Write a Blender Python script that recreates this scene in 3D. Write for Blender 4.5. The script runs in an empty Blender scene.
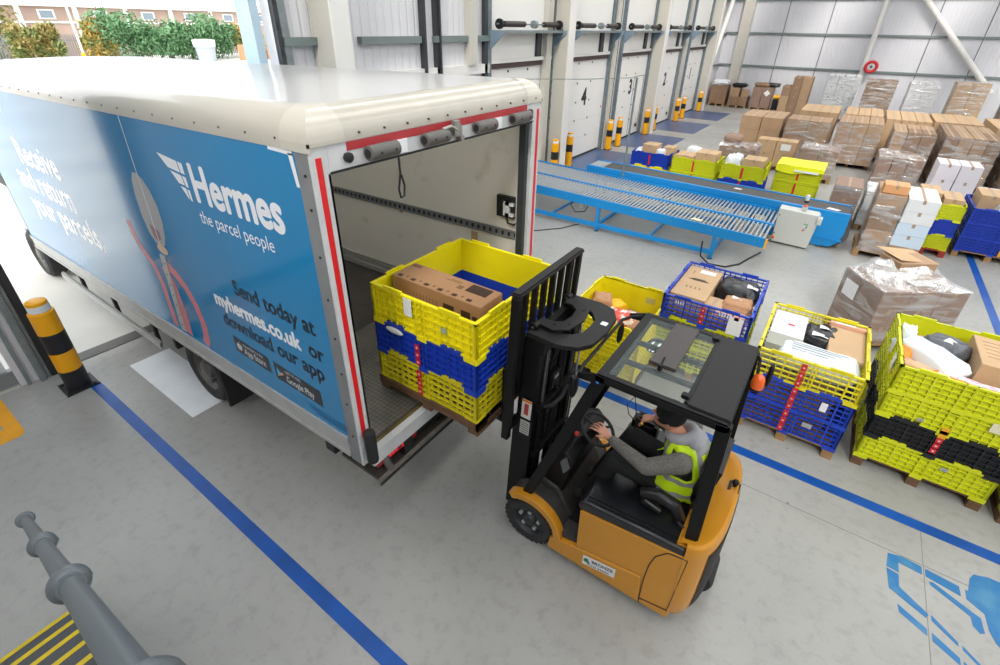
import bpy, bmesh, math, random
from mathutils import Vector, Matrix, noise
PI = math.pi
SC = bpy.context.scene
COL = SC.collection
V = Vector

# ---------------------------------------------------------------- materials
def lin(c):
    return tuple((x/12.92 if x <= 0.04045 else ((x+0.055)/1.055)**2.4) for x in c)
def hexc(h):
    return tuple(int(h[i:i+2], 16)/255 for i in (0, 2, 4))
MATS = {}
def mat(name, hx, rough=0.5, metal=0.0, var=0.0, scale=3.0, bump=0.0, bscale=40.0, coat=0.0, spec=0.5, hx2=None, stretch=None, emit=0.0, lo=0.35, hi=0.65, alpha=1.0, trans=0.0):
    if name in MATS: return MATS[name]
    m = bpy.data.materials.new(name); m.use_nodes = True
    nt = m.node_tree; N = nt.nodes; L = nt.links
    b = N['Principled BSDF']
    c = lin(hexc(hx)) + (1,)
    b.inputs['Base Color'].default_value = c
    b.inputs['Roughness'].default_value = rough
    b.inputs['Metallic'].default_value = metal
    b.inputs['Specular IOR Level'].default_value = spec
    b.inputs['Coat Weight'].default_value = coat
    b.inputs['Coat Roughness'].default_value = 0.05
    b.inputs['Alpha'].default_value = alpha
    b.inputs['Transmission Weight'].default_value = trans
    if emit:
        b.inputs['Emission Color'].default_value = c
        b.inputs['Emission Strength'].default_value = emit
    if var or hx2 or bump:
        tc = N.new('ShaderNodeTexCoord'); mp = N.new('ShaderNodeMapping')
        L.new(tc.outputs['Object'], mp.inputs['Vector'])
        if stretch: mp.inputs['Scale'].default_value = stretch
    if var or hx2:
        n = N.new('ShaderNodeTexNoise'); n.inputs['Scale'].default_value = scale; n.inputs['Detail'].default_value = 6
        L.new(mp.outputs['Vector'], n.inputs['Vector'])
        r = N.new('ShaderNodeValToRGB')
        r.color_ramp.elements[0].position = lo; r.color_ramp.elements[1].position = hi
        c2 = (lin(hexc(hx2)) + (1,)) if hx2 else tuple(x*(1-var) for x in c[:3]) + (1,)
        r.color_ramp.elements[0].color = c2; r.color_ramp.elements[1].color = c
        L.new(n.outputs['Fac'], r.inputs['Fac']); L.new(r.outputs['Color'], b.inputs['Base Color'])
    if bump:
        n2 = N.new('ShaderNodeTexNoise'); n2.inputs['Scale'].default_value = bscale; n2.inputs['Detail'].default_value = 4
        L.new(mp.outputs['Vector'], n2.inputs['Vector'])
        bp = N.new('ShaderNodeBump'); bp.inputs['Strength'].default_value = bump; bp.inputs['Distance'].default_value = 0.02
        L.new(n2.outputs['Fac'], bp.inputs['Height']); L.new(bp.outputs['Normal'], b.inputs['Normal'])
    MATS[name] = m
    return m

# ---------------------------------------------------------------- mesh builder
XF = None       # optional vertex transform used while the truck body is built
class MB:
    def __init__(s): s.v = []; s.f = []; s.m = []
    def add(s, vs, fs, mi=0, M=None):
        o = len(s.v)
        for p in vs:
            p = V(p)
            if M is not None: p = M @ p
            if XF: p = XF(p)
            s.v.append(p)
        for f in fs: s.f.append(tuple(i+o for i in f)); s.m.append(mi)
        return s
    def box(s, x0, x1, y0, y1, z0, z1, mi=0, M=None):
        if x0 > x1: x0, x1 = x1, x0
        if y0 > y1: y0, y1 = y1, y0
        if z0 > z1: z0, z1 = z1, z0
        vs = [(x0,y0,z0),(x1,y0,z0),(x1,y1,z0),(x0,y1,z0),(x0,y0,z1),(x1,y0,z1),(x1,y1,z1),(x0,y1,z1)]
        return s.add(vs, [(0,3,2,1),(4,5,6,7),(0,1,5,4),(1,2,6,5),(2,3,7,6),(3,0,4,7)], mi, M)
    def rbox(s, x0, x1, y0, y1, z0, z1, b=0.01, mi=0, M=None):
        # box with chamfered edges
        if x0 > x1: x0, x1 = x1, x0
        if y0 > y1: y0, y1 = y1, y0
        if z0 > z1: z0, z1 = z1, z0
        b = min(b, (x1-x0)*.45, (y1-y0)*.45, (z1-z0)*.45)
        bm = bmesh.new()
        vs = [bm.verts.new(p) for p in [(x0,y0,z0),(x1,y0,z0),(x1,y1,z0),(x0,y1,z0),(x0,y0,z1),(x1,y0,z1),(x1,y1,z1),(x0,y1,z1)]]
        for f in [(0,3,2,1),(4,5,6,7),(0,1,5,4),(1,2,6,5),(2,3,7,6),(3,0,4,7)]: bm.faces.new([vs[i] for i in f])
        bmesh.ops.bevel(bm, geom=bm.edges[:], offset=b, segments=2, affect='EDGES')
        bm.verts.index_update()
        s.add([v.co.copy() for v in bm.verts], [[v.index for v in f.verts] for f in bm.faces], mi, M)
        bm.free(); return s
    def cyl(s, p0, p1, r, n=12, mi=0, r2=None, cap=True, M=None):
        p0 = V(p0); p1 = V(p1); d = (p1-p0).normalized()
        a = d.orthogonal().normalized(); b = d.cross(a)
        r2 = r if r2 is None else r2
        vs = []
        for p, rr in ((p0, r), (p1, r2)):
            for i in range(n):
                t = 2*PI*i/n; vs.append(p + a*math.cos(t)*rr + b*math.sin(t)*rr)
        fs = [(i, (i+1) % n, n+(i+1) % n, n+i) for i in range(n)]
        if cap: fs += [tuple(range(n))[::-1], tuple(range(n, 2*n))]
        return s.add(vs, fs, mi, M)
    def ring(s, c, axis, R, r, n=32, k=10, mi=0, M=None):
        c = V(c); ax = V(axis).normalized(); a = ax.orthogonal().normalized(); b = ax.cross(a)
        vs = []; fs = []
        for i in range(n):
            t = 2*PI*i/n; e = a*math.cos(t)+b*math.sin(t)
            for j in range(k):
                u = 2*PI*j/k; vs.append(c + e*(R + r*math.cos(u)) + ax*r*math.sin(u))
        for i in range(n):
            for j in range(k):
                fs.append((i*k+j, ((i+1) % n)*k+j, ((i+1) % n)*k+(j+1) % k, i*k+(j+1) % k))
        return s.add(vs, fs, mi, M)
    def tube(s, pts, r, n=8, mi=0, M=None):
        pts = [V(p) for p in pts]; vs = []; fs = []
        up = None
        for i, p in enumerate(pts):
            d = ((pts[i+1]-p) if i == 0 else (p-pts[i-1]) if i == len(pts)-1 else (pts[i+1]-pts[i-1])).normalized()
            if up is None: up = d.orthogonal().normalized()
            up = (up - d*up.dot(d)).normalized(); b = d.cross(up)
            rr = r[i] if isinstance(r, (list, tuple)) else r
            for j in range(n):
                t = 2*PI*j/n; vs.append(p + up*math.cos(t)*rr + b*math.sin(t)*rr)
        for i in range(len(pts)-1):
            for j in range(n): fs.append((i*n+j, i*n+(j+1) % n, (i+1)*n+(j+1) % n, (i+1)*n+j))
        fs += [tuple(range(n))[::-1], tuple(range((len(pts)-1)*n, len(pts)*n))]
        return s.add(vs, fs, mi, M)
    def prism(s, poly, axis, a0, a1, mi=0, M=None):
        # poly of 2d points, extruded along axis; plane coords: x->(y,z) y->(x,z) z->(x,y)
        n = len(poly); vs = []
        for a in (a0, a1):
            for (u, w) in poly:
                vs.append((a, u, w) if axis == 'x' else (u, a, w) if axis == 'y' else (u, w, a))
        fs = [(i, (i+1) % n, n+(i+1) % n, n+i) for i in range(n)] + [tuple(range(n))[::-1], tuple(range(n, 2*n))]
        return s.add(vs, fs, mi, M)
    def lathe(s, prof, c=(0,0,0), axis='z', n=24, mi=0, M=None, cap=True):
        vs = []; fs = []; k = len(prof)
        for i in range(n):
            t = 2*PI*i/n
            for (r, h) in prof:
                x, y = r*math.cos(t), r*math.sin(t)
                p = (x, y, h) if axis == 'z' else (x, h, y) if axis == 'y' else (h, x, y)
                vs.append((p[0]+c[0], p[1]+c[1], p[2]+c[2]))
        for i in range(n):
            for j in range(k-1): fs.append((i*k+j, ((i+1) % n)*k+j, ((i+1) % n)*k+j+1, i*k+j+1))
        if cap: fs += [tuple(i*k for i in range(n)), tuple(i*k+k-1 for i in range(n))]
        return s.add(vs, fs, mi, M)
    def ball(s, c, rx, ry=None, rz=None, n=14, mi=0, M=None, p=1.0):
        ry = rx if ry is None else ry; rz = rx if rz is None else rz
        vs = []; fs = []; k = n//2+1
        sg = lambda a: math.copysign(abs(a)**p, a)
        for i in range(n):
            for j in range(k):
                t = 2*PI*i/n; u = -PI/2 + PI*j/(k-1)
                vs.append((c[0]+rx*sg(math.cos(u))*sg(math.cos(t)), c[1]+ry*sg(math.cos(u))*sg(math.sin(t)), c[2]+rz*sg(math.sin(u))))
        for i in range(n):
            for j in range(k-1): fs.append((i*k+j, ((i+1) % n)*k+j, ((i+1) % n)*k+j+1, i*k+j+1))
        return s.add(vs, fs, mi, M)
    def grid(s, fn, nu, nv, mi=0, M=None):
        vs = [fn(i/nu, j/nv) for i in range(nu+1) for j in range(nv+1)]
        fs = [(i*(nv+1)+j, (i+1)*(nv+1)+j, (i+1)*(nv+1)+j+1, i*(nv+1)+j+1) for i in range(nu) for j in range(nv)]
        return s.add(vs, fs, mi, M)
    def mesh(s, name, mats, smooth=True, ang=35):
        me = bpy.data.meshes.new(name)
        me.from_pydata([tuple(p) for p in s.v], [], s.f)
        if not isinstance(mats, (list, tuple)): mats = [mats]
        for m in mats: me.materials.append(m)
        me.polygons.foreach_set('material_index', s.m)
        bm = bmesh.new(); bm.from_mesh(me)
        bmesh.ops.remove_doubles(bm, verts=bm.verts, dist=1e-5)
        bmesh.ops.recalc_face_normals(bm, faces=bm.faces); bm.to_mesh(me); bm.free()
        if smooth:
            me.polygons.foreach_set('use_smooth', [True]*len(me.polygons))
            me.set_sharp_from_angle(angle=math.radians(ang))
        me.update(); return me
    def build(s, name, mats, parent=None, bevel=0, loc=None, rz=0, ang=35, label=None):
        o = bpy.data.objects.new(name, s.mesh(name, mats, True, ang)); COL.objects.link(o)
        if parent: o.parent = parent
        if loc is not None: o.location = loc
        o.rotation_euler.z = rz
        if bevel:
            md = o.modifiers.new('bevel', 'BEVEL'); md.width = bevel; md.segments = 2; md.limit_method = 'ANGLE'; md.angle_limit = math.radians(40)
        if label: o['label'] = label
        return o

def tag(o, label, cat, group=None, kind=None):
    o['label'] = label
    if cat: o['category'] = cat
    if group: o['group'] = group
    if kind: o['kind'] = kind
    return o
def thing(name, label, cat, loc=(0,0,0), rz=0, group=None):
    o = bpy.data.objects.new(name, None); COL.objects.link(o); o.empty_display_size = .1
    o.location = loc; o.rotation_euler.z = rz
    return tag(o, label, cat, group)
def struct(o, label=None):
    o['kind'] = 'structure'
    if label: o['label'] = label
    return o
def dup(root, loc, rz=None, label=None, group=None, scale=None):
    r = root.copy(); COL.objects.link(r); r.location = loc
    if rz is not None: r.rotation_euler.z = rz
    if label: r['label'] = label
    if group: r['group'] = group
    if scale: r.scale = scale
    for ch in list(root.children):
        c = ch.copy(); COL.objects.link(c); c.parent = r
        for g in ch.children:
            d = g.copy(); COL.objects.link(d); d.parent = c
    return r
def text(body, name, size, m, parent, M, bold=0.0, ext=0.001, align='LEFT', spacing=1.0, sx=1.0, label=None):
    ext = 0
    cu = bpy.data.curves.new('lettering', 'FONT'); cu.body = body; cu.size = size; cu.extrude = ext
    cu.align_x = align; cu.space_character = spacing; cu.resolution_u = 4
    t = bpy.data.objects.new('tmp', cu); COL.objects.link(t)
    dg = bpy.context.evaluated_depsgraph_get(); dg.update()
    m0 = bpy.data.meshes.new_from_object(t.evaluated_get(dg))
    bpy.data.objects.remove(t)
    vs0 = [v.co.copy() for v in m0.vertices]; fs0 = [tuple(p.vertices) for p in m0.polygons]
    b = MB()
    offs = [(0, 0)] if not bold else [(bold*math.cos(a), bold*math.sin(a)) for a in [k*PI/4 for k in range(8)]] + [(0, 0)]
    for i, (dx, dz) in enumerate(offs):
        b.add([M @ V((p.x*sx+dx, p.y+dz, p.z+i*.00004)) for p in vs0], fs0)
    me = bpy.data.meshes.new(name); me.from_pydata([tuple(p) for p in b.v], [], b.f); me.materials.append(m); me.update()
    o = bpy.data.objects.new(name, me); COL.objects.link(o)
    if parent: o.parent = parent
    if label: o['label'] = label
    return o
def basis(o, ux, uy):
    ux = V(ux).normalized(); uy = V(uy).normalized(); uz = ux.cross(uy)
    M = Matrix((ux, uy, uz)).transposed().to_4x4(); M.translation = V(o); return M
def rotz(a, loc=(0,0,0)): return Matrix.Translation(loc) @ Matrix.Rotation(a, 4, 'Z')
LIGHT_P = 430; SKY = 3.6; EXPO = -0.38
# ================================================================ materials
M_floor = mat('polished_concrete', 'a8a7a3', .30, var=.14, scale=.55, hx2='93938f', lo=.3, hi=.7, spec=.5)
def floor_nodes(m):
    nt = m.node_tree; N = nt.nodes; L = nt.links; b = N['Principled BSDF']
    tc = N.new('ShaderNodeTexCoord')
    n = N.new('ShaderNodeTexNoise'); n.inputs['Scale'].default_value = 9; n.inputs['Detail'].default_value = 8; n.inputs['Roughness'].default_value = .7
    L.new(tc.outputs['Object'], n.inputs['Vector'])
    r = N.new('ShaderNodeValToRGB'); r.color_ramp.elements[0].position = .28; r.color_ramp.elements[0].color = (.55,.55,.53,1)
    r.color_ramp.elements[1].position = .5; r.color_ramp.elements[1].color = (1,1,1,1)
    L.new(n.outputs['Fac'], r.inputs['Fac'])
    mx = N.new('ShaderNodeMixRGB'); mx.blend_type = 'MULTIPLY'; mx.inputs[0].default_value = .45
    old = b.inputs['Base Color'].links[0].from_socket
    L.new(old, mx.inputs[1]); L.new(r.outputs['Color'], mx.inputs[2])
    # tiny dark tyre specks
    n3 = N.new('ShaderNodeTexVoronoi'); n3.inputs['Scale'].default_value = 2.2; L.new(tc.outputs['Object'], n3.inputs['Vector'])
    r3 = N.new('ShaderNodeValToRGB'); r3.color_ramp.elements[0].position = .02; r3.color_ramp.elements[0].color = (.25,.25,.25,1)
    r3.color_ramp.elements[1].position = .035; r3.color_ramp.elements[1].color = (1,1,1,1)
    L.new(n3.outputs['Distance'], r3.inputs['Fac'])
    mx2 = N.new('ShaderNodeMixRGB'); mx2.blend_type = 'MULTIPLY'; mx2.inputs[0].default_value = .7
    L.new(mx.outputs[0], mx2.inputs[1]); L.new(r3.outputs['Color'], mx2.inputs[2])
    L.new(mx2.outputs[0], b.inputs['Base Color'])
    n2 = N.new('ShaderNodeTexNoise'); n2.inputs['Scale'].default_value = 1.3; n2.inputs['Detail'].default_value = 6
    L.new(tc.outputs['Object'], n2.inputs['Vector'])
    mr = N.new('ShaderNodeMapRange'); mr.inputs['To Min'].default_value = .22; mr.inputs['To Max'].default_value = .5
    L.new(n2.outputs['Fac'], mr.inputs['Value']); L.new(mr.outputs['Result'], b.inputs['Roughness'])
floor_nodes(M_floor)
M_yard = mat('yard_concrete', 'cfccc4', .8, var=.2, scale=.4)
M_blue_line = mat('blue_floor_paint', '0450a4', .4, var=.25, scale=4)
M_blue_mat = mat('navy_floor_paint', '465a80', .35, var=.15, scale=1.5)
M_icon = mat('sea_blue_floor_paint', '1569a0', .4, hx2='3f7fa6', scale=4, lo=.3, hi=.5)
M_white_paint = mat('white_floor_paint', 'e2e6ea', .4, var=.06, scale=4)
M_yellow_paint = mat('yellow_floor_paint', 'eaa318', .45, var=.1, scale=4)
M_joint = mat('floor_joint', '77766f', .8)
M_clad = mat('wall_cladding', 'd2d2d4', .45, var=.03)
M_door = mat('white_door_panel', 'e6e4e0', .4, var=.03, scale=1)
M_steel_cream = mat('cream_painted_steel', 'bfbbb1', .45, var=.04, scale=1.5)
M_white_steel = mat('white_painted_steel', 'dcdad6', .4)
M_galv = mat('galvanised_steel', '97a1a4', .42, metal=.75, var=.2, scale=8)
M_girt = mat('green_grey_steel', '7d8a88', .5, metal=.4, var=.1)
M_dark = mat('dark_grey_metal', '3c3f42', .5, metal=.3)
M_spring = mat('dark_spring_steel', '4a4543', .45, metal=.8)
M_rubber = mat('black_rubber', '1b1b1c', .75, bump=.1)
M_black = mat('black_plastic', '17181a', .5)
M_yel = mat('safety_yellow', 'f2a900', .4)
M_blk = mat('safety_black', '1b1b20', .45)
M_refl = mat('white_reflective_band', 'dfe2e4', .35)
M_ceil = mat('ceiling_sheet', 'cfcfcf', .7)

def corrug(m, period, axis='Y', depth=.03):
    nt = m.node_tree; N = nt.nodes; L = nt.links; b = N['Principled BSDF']
    tc = N.new('ShaderNodeTexCoord'); w = N.new('ShaderNodeTexWave'); w.wave_type = 'BANDS'; w.bands_direction = axis
    w.inputs['Scale'].default_value = (2*PI/20)/period
    L.new(tc.outputs['Object'], w.inputs['Vector'])
    bp = N.new('ShaderNodeBump'); bp.inputs['Strength'].default_value = 1.0; bp.inputs['Distance'].default_value = depth
    r = N.new('ShaderNodeValToRGB'); r.color_ramp.elements[0].position = .0; r.color_ramp.elements[1].position = .25
    L.new(w.outputs['Fac'], r.inputs['Fac']); L.new(r.outputs['Color'], bp.inputs['Height'])
    L.new(bp.outputs['Normal'], b.inputs['Normal'])
M_cladY = mat('side_wall_cladding', 'd4d3d6', .45); corrug(M_cladY, .2, 'Y', .012)
M_cladX = mat('far_wall_cladding', 'd0d0d5', .45); corrug(M_cladX, .17, 'X', .010)

WX = -7.57   # door wall plane
FY = 34.5    # far wall plane
CZ = 9.0
# ================================================================ shell
struct(MB().box(WX, 26, -9, FY, -.2, 0).build('floor', M_floor), 'light grey polished concrete warehouse floor')
struct(MB().box(-95, WX, -40, 90, -.22, -.012).build('trim_1', M_yard), 'pale concrete yard outside the open dock door')
struct(MB().box(-.012, .012, 0, 4, 0, .002).build('trim_2', M_joint, loc=(-1e3, 0, -5))) if False else None
# wall with doors (x = WX): solid pieces between door openings
doors = [(5, 10.46, 13.45, None), (4, 14.5, 17.58, '4'), (3, 18.69, 21.75, '3'), (2, 22.93, 26.01, '2'), (1, 27.34, 30.33, '1')]
DH = 3.15
wl = MB()
wl.box(WX-.25, WX, -9, -3.2, 0, CZ); wl.box(WX-.25, WX, -3.2, .46, 4.6, CZ); wl.box(WX-.25, WX, .46, .78, 0, CZ)
wl.box(WX-.25, WX, .78, 4.9, 5.2, CZ)
y = 4.9
for n, a, b, t in doors:
    wl.box(WX-.25, WX, y, a, 0, CZ); wl.box(WX-.25, WX, a, b, DH, CZ); y = b
wl.box(WX-.25, WX, y, FY, 0, CZ)
struct(wl.build('wall_left', M_cladY), 'light corrugated side wall with loading doors')
struct(MB().box(WX-.25, 26, FY, FY+.25, 0, CZ).build('wall_back', M_cladX), 'light corrugated far wall')
struct(MB().box(26, 26.25, -9, FY, 0, CZ).build('wall_right', M_clad))
struct(MB().box(WX-.25, 26.25, -9.25, -9, 0, CZ).build('wall_front', M_clad))
# ceiling with long roof light openings, the furthest right added for fill
cl = MB(); xs = [(-5.9, -4.3), (-1.5, .3), (3.1, 4.9), (7.7, 9.5), (12.3, 14.1), (16.9, 18.7), (21.5, 23.3)]
x = WX-.25
for a, b in xs: cl.box(x, a, -9.25, FY+.25, CZ, CZ+.12); x = b
cl.box(x, 26.25, -9.25, FY+.25, CZ, CZ+.12)
for a, b in xs: cl.box(a, b, -9.25, -6, CZ, CZ+.12); cl.box(a, b, FY-2, FY+.25, CZ, CZ+.12)
struct(cl.build('ceiling', M_ceil))
# roof light lamps, plus added rows at the right to brighten the truck interior
def area(name, loc, sx, sy, power, rot=(0,0,0), col=(1,1,1), portal=False):
    l = bpy.data.lights.new(name, 'AREA'); l.shape = 'RECTANGLE'; l.size = sx; l.size_y = sy; l.energy = power; l.color = col
    o = bpy.data.objects.new(name, l); COL.objects.link(o); o.location = loc; o.rotation_euler = rot
    if portal: l.cycles.is_portal = True
    return o
for i, (a, b) in enumerate(xs):
    area('roof_and_fill_light', ((a+b)/2, 13.2, CZ-.02), b-a, 38, LIGHT_P, col=(1, .985, .955))
area('door_daylight', (WX-.3, 2.84, 2.6), 4.1, 5.1, 1, rot=(0, -PI/2, 0), portal=True)

# girts, rails, columns on the door wall
g = MB()
for a, b in ((4.98, 5.6), (6.5, 8.04), (8.47, 10.4)): g.box(WX, WX+.12, a, b, 3.72, 3.84)
g.box(WX, WX+.12, 30.9, FY, 3.75, 3.85); g.box(WX, WX+.12, 30.9, FY, 2.12, 2.22); g.box(WX, WX+.12, 30.9, FY, 5.4, 5.5)
struct(g.build('trim_3', M_girt), 'grey green girts on the door wall')
def column(y, label, d=.56, w=.36):
    m = MB(); x1 = WX+d
    m.box(WX+.02, WX+.05, y, y+w, 0, CZ); m.box(x1-.03, x1, y, y+w, 0, CZ, 1); m.box(WX+.05, x1-.03, y+.17, y+.19, 0, CZ)
    # boxed face towards the camera
    m.box(WX+.05, x1-.03, y+.02, y+.04, 0, CZ)
    return struct(m.build('wall_column', [M_steel_cream, M_white_steel]), label)
COLS = [(5.55, 'cream steel column beside the open dock door'), (13.5, 'cream steel column left of door 4'), (21.8, 'cream steel column between doors 3 and 2'), (30.4, 'cream steel column after door 1')]
for cy, lb in COLS: column(cy, lb)
# corner column + far wall frame
struct(MB().box(-6.75, -6.2, FY-.45, FY-.02, 0, CZ).build('wall_column', M_steel_cream), 'cream steel corner column by the far wall')
g = MB()
for z in (2.14, 3.82, 5.46): g.box(-7.5, 26, FY-.1, FY, z, z+.1)
struct(g.build('trim_4', M_girt), 'grey green girts on the far wall')
g = MB()
for x in (-4.5, -2.4, -.3, 2.1, 4.1, 6.2, 8.3): g.box(x-.015, x+.015, FY-.012, FY, 0, CZ)
struct(g.build('trim_5', M_dark), 'sheet joints of the far wall')
struct(MB().cyl((-.2, FY-.35, 0), (-.2, FY-.35, CZ), .12, 14).build('wall_column', M_white_steel), 'slim round post standing at the far wall')
struct(MB().cyl((.3, FY-.3, 6.5), (5.2, FY-.3, 1.55), .13, 12).build('trim_6', M_white_steel), 'diagonal white tube brace on the far wall')
struct(MB().cyl((WX+.35, 30.9, 1.9), (WX+.35, 34.2, 7.2), .12, 12).build('trim_7', M_white_steel), 'diagonal white tube brace in the far left corner')
h = thing('hose_reel', 'small red ring of hose hung on the far wall post', 'hose', (.12, FY-.62, 2.45))
MB().ring((0,0,0), (0,1,0), .24, .075, 24, 8).build('hose', mat('red_hose', 'c4262a', .5), h)
MB().box(-.05, .05, -.02, .3, -.05, .05).build('bracket', M_dark, h)

# sectional doors
def sec_door(n, a, b, num):
    d = bpy.data.objects.new('door_%d' % n, None); COL.objects.link(d); d.location = (WX-.02, (a+b)/2, 0)
    struct(d, 'closed white sectional door' + (' numbered %s' % num if num else ' partly behind the truck'))
    w = b-a; m = MB(); k = 5
    for i in range(k):
        z0 = .06 + i*(DH-.12)/k; z1 = .06 + (i+1)*(DH-.12)/k
        m.box(-.06, 0, -w/2+.03, w/2-.03, z0+.004, z1-.004)
        m.box(-.05, -.005, -w/2+.03, w/2-.03, z0-.002, z0+.006)
    m.build('door_panel', M_door, d)
    h = MB()
    for i in range(k+1):
        z = .12 + i*(DH-.24)/k
        for yy in (-w*.2, w*.12):
            if i in (0,): continue
            h.box(0, .015, yy-.022, yy+.022, z-.03, z+.022)
    h.build('hinge', M_dark, d)
    MB().box(-.06, .05, -w/2, w/2, DH-.05, DH+.08).build('top_seal', mat('dark_red_brown_seal', '4e3b3c', .6), d)
    MB().box(-.06, .02, -w/2, w/2, 0, .06).build('bottom_seal', M_rubber, d)
    MB().box(0, .10, -w/2-.1, w/2+.1, DH+.08, DH+.17).build('lintel', M_white_steel, d)
    for s in (-1, 1):
        t = MB(); t.box(0, .12, s*(w/2+.07)-.07, s*(w/2+.07)+.07, 0, CZ-.05)
        for i in range(9): t.box(.12, .135, s*(w/2+.04)-.02, s*(w/2+.04)+.02, .25+i*.34, .31+i*.34)
        t.build('guide_track', mat('track_steel', '78848a', .45, metal=.4, var=.2, scale=8), d)
        MB().prism([(.02, DH+.3), (.5, DH+.72), (.5, DH+.8), (.02, DH+.8)], 'y', s*(w/2+.05)-.015, s*(w/2+.05)+.015).build('bracket', mat('blue_grey_steel', '8195a5', .5, metal=.3), d)
    MB().box(-.0, .03, -w/2+.05, w/2-.05, DH+.17, CZ-.1).build('upper_sheet', M_door, d)
    MB().box(.03, .10, w*.22, w*.30, DH+.17, DH+.74).build('door_post', M_dark, d)
    MB().box(.0, .4, -w/2-.05, w/2+.05, DH+.74, DH+.8).build('spring_rail', M_galv, d)
    MB().cyl((.3, -w/2-.05, DH+.93), (.3, w/2+.05, DH+.93), .018, 10).build('shaft', M_galv, d)
    for u0, u1 in ((-.42, -.12), (.2, .44)):
        MB().cyl((.3, u0*w, DH+.93), (.3, u1*w, DH+.93), .065, 14).build('torsion_spring', M_spring, d)
    for u in (-.48, .48):
        MB().cyl((.3, u*w-.03, DH+.93), (.3, u*w+.03, DH+.93), .11, 18).build('cable_drum', M_black, d)
    MB().cyl((.3, .02*w, DH+.93), (.3, .06*w, DH+.93), .09, 14).build('coupling', M_galv, d)
    if num:
        off = {'4': -.03, '3': -.03, '2': -.02, '1': -.1}[num]
        text(num, 'number', .74, M_black, d, basis((.004, off*w-.1, 1.74), (0, 1, 0), (0, 0, 1)), bold=.028, ext=.002)
    if num == '3':
        wd = MB(); wd.box(0, .006, w*.1, w*.47, 2.32, 2.34); wd.box(0, .006, w*.1, w*.11, .08, 2.34); wd.box(0, .006, w*.46, w*.47, .08, 2.34)
        wd.build('wicket_door', M_dark, d)
    if num in ('3', '2'):
        MB().box(0, .01, w*.36, w*.43, .3, .42).build('warning_plate', M_black, d)
    if num == '4': MB().box(0, .01, w*.46, w*.49, 1.5, 1.56).build('warning_plate', mat('orange_sign', 'd9572a', .5), d)
for n, a, b, t in doors: sec_door(n, a, b, t)
# upright steel between doors above (white intermediate posts) and far side members
g = MB()
for y in (8.1, 8.5, 10.2, 18.1, 26.6): g.box(WX, WX+.1, y, y+.11, 0, CZ)
g.box(WX+.1, WX+.15, 8.1, 8.14, 0, CZ); g.box(WX+.1, WX+.15, 8.57, 8.61, 0, CZ)
g.box(WX, WX+.1, 17.9, 18.0, 0, CZ)
struct(g.build('trim_8', M_dark), 'dark vertical door posts')
g = MB()
for y in (9.55, 13.0, 17.72, 22.4, 26.2, 30.45): g.box(WX, WX+.16, y, y+.28, DH+.1 if y in (9.55,) else 0, CZ)
struct(g.build('trim_9', M_steel_cream), 'cream sheeting posts between the loading doors')
struct(MB().box(WX, WX+.1, 4.9+.7, 10.4, 3.05, 3.25).build('trim_10', M_white_steel))
# truck opening: frame, tracks, outer reveal
struct(MB().box(WX-.62, WX-.25, 4.72, 4.86, 0, 6.2).box(WX-.62, WX-.25, -.2, .6, 4.9+.3, 6.2).build('trim_11', mat('pale_blue_reveal', 'b7cfdc', .5)), 'pale blue outer reveal of the open dock door')
g = MB(); g.box(WX-.02, WX+.08, 4.9, 4.97, 0, CZ); g.box(WX-.02, WX+.05, 5.02, 5.06, 0, CZ)
for i in range(24): g.box(WX+.08, WX+.1, 4.93, 4.96, .2+.34*i, .3+.34*i)
struct(g.build('trim_12', M_dark), 'dark vertical track at the right of the open door')
struct(MB().box(WX, WX+.06, 4.99, 5.12, 0, CZ).build('trim_13', M_galv))
g = MB(); g.box(WX-.25, WX+.06, .76, .84, 0, CZ)
struct(g.build('trim_14', mat('dark_jamb', '2b2c30', .5)), 'dark jamb at the left of the open door')
g = MB(); g.box(WX-.02, WX+.1, .64, .70, 0, CZ); g.box(WX-.02, WX+.05, .72, .75, 0, CZ); g.box(WX-.02, WX+.05, .52, .56, 0, CZ)
struct(g.build('trim_15', M_galv), 'galvanised guide rails of the open door')
# closed neighbour door on the far left
d = bpy.data.objects.new('door_6', None); COL.objects.link(d); d.location = (WX-.1, -1.3, 0); struct(d, 'closed pale sheet door at the left edge')
MB().box(-.05, 0, -1.9, 1.72, .22, 4.6).build('door_panel', mat('pale_sheet', 'c9ccd0', .5), d)
MB().box(-.05, .05, -1.9, 1.76, .02, .22).build('bottom_rail', mat('grey_rail', '8c8f92', .5, metal=.4, var=.2), d)
struct(MB().box(WX-.25, WX-.02, .86, 4.7, 0, .004).build('trim_16', mat('door_channel', '6e6d69', .6, metal=.4, var=.3)), 'steel threshold channel under the open door')

# ---------------------------------------------------------------- floor markings
def mark(poly, m, label, z=.003):
    o = MB().prism(poly, 'z', .0005, z).build('floor_marking', m); return struct(o, label)
def rect(x0, x1, y0, y1): return [(x0,y0),(x1,y0),(x1,y1),(x0,y1)]
mark(rect(-6.9, 3.2, .955, 1.07), M_blue_line, 'blue floor line beside the truck')
mark(rect(-3.4, 13, 4.61, 4.735), M_blue_line, 'blue floor line in front of the pallet stacks')
mark([(2.83, 4.9), (2.95, 4.9), (2.95, 14.5), (2.83, 14.5)], M_blue_line, 'blue floor line running towards the far wall')
mark(rect(-6.95, -5.28, 1.43, 1.93), M_white_paint, 'white painted rectangle beside the truck wheel')
mark([(-8, -.3), (-6.52, -.3+.28), (-6.52, .2), (-6.6, .235), (-8, .235)], M_yellow_paint, 'yellow painted sign on the floor')
mark([(-6.98, -.02), (-6.79, .06), (-6.79, .1), (-6.98, .1)], M_floor, 'letter in the yellow floor sign', .005)
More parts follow.
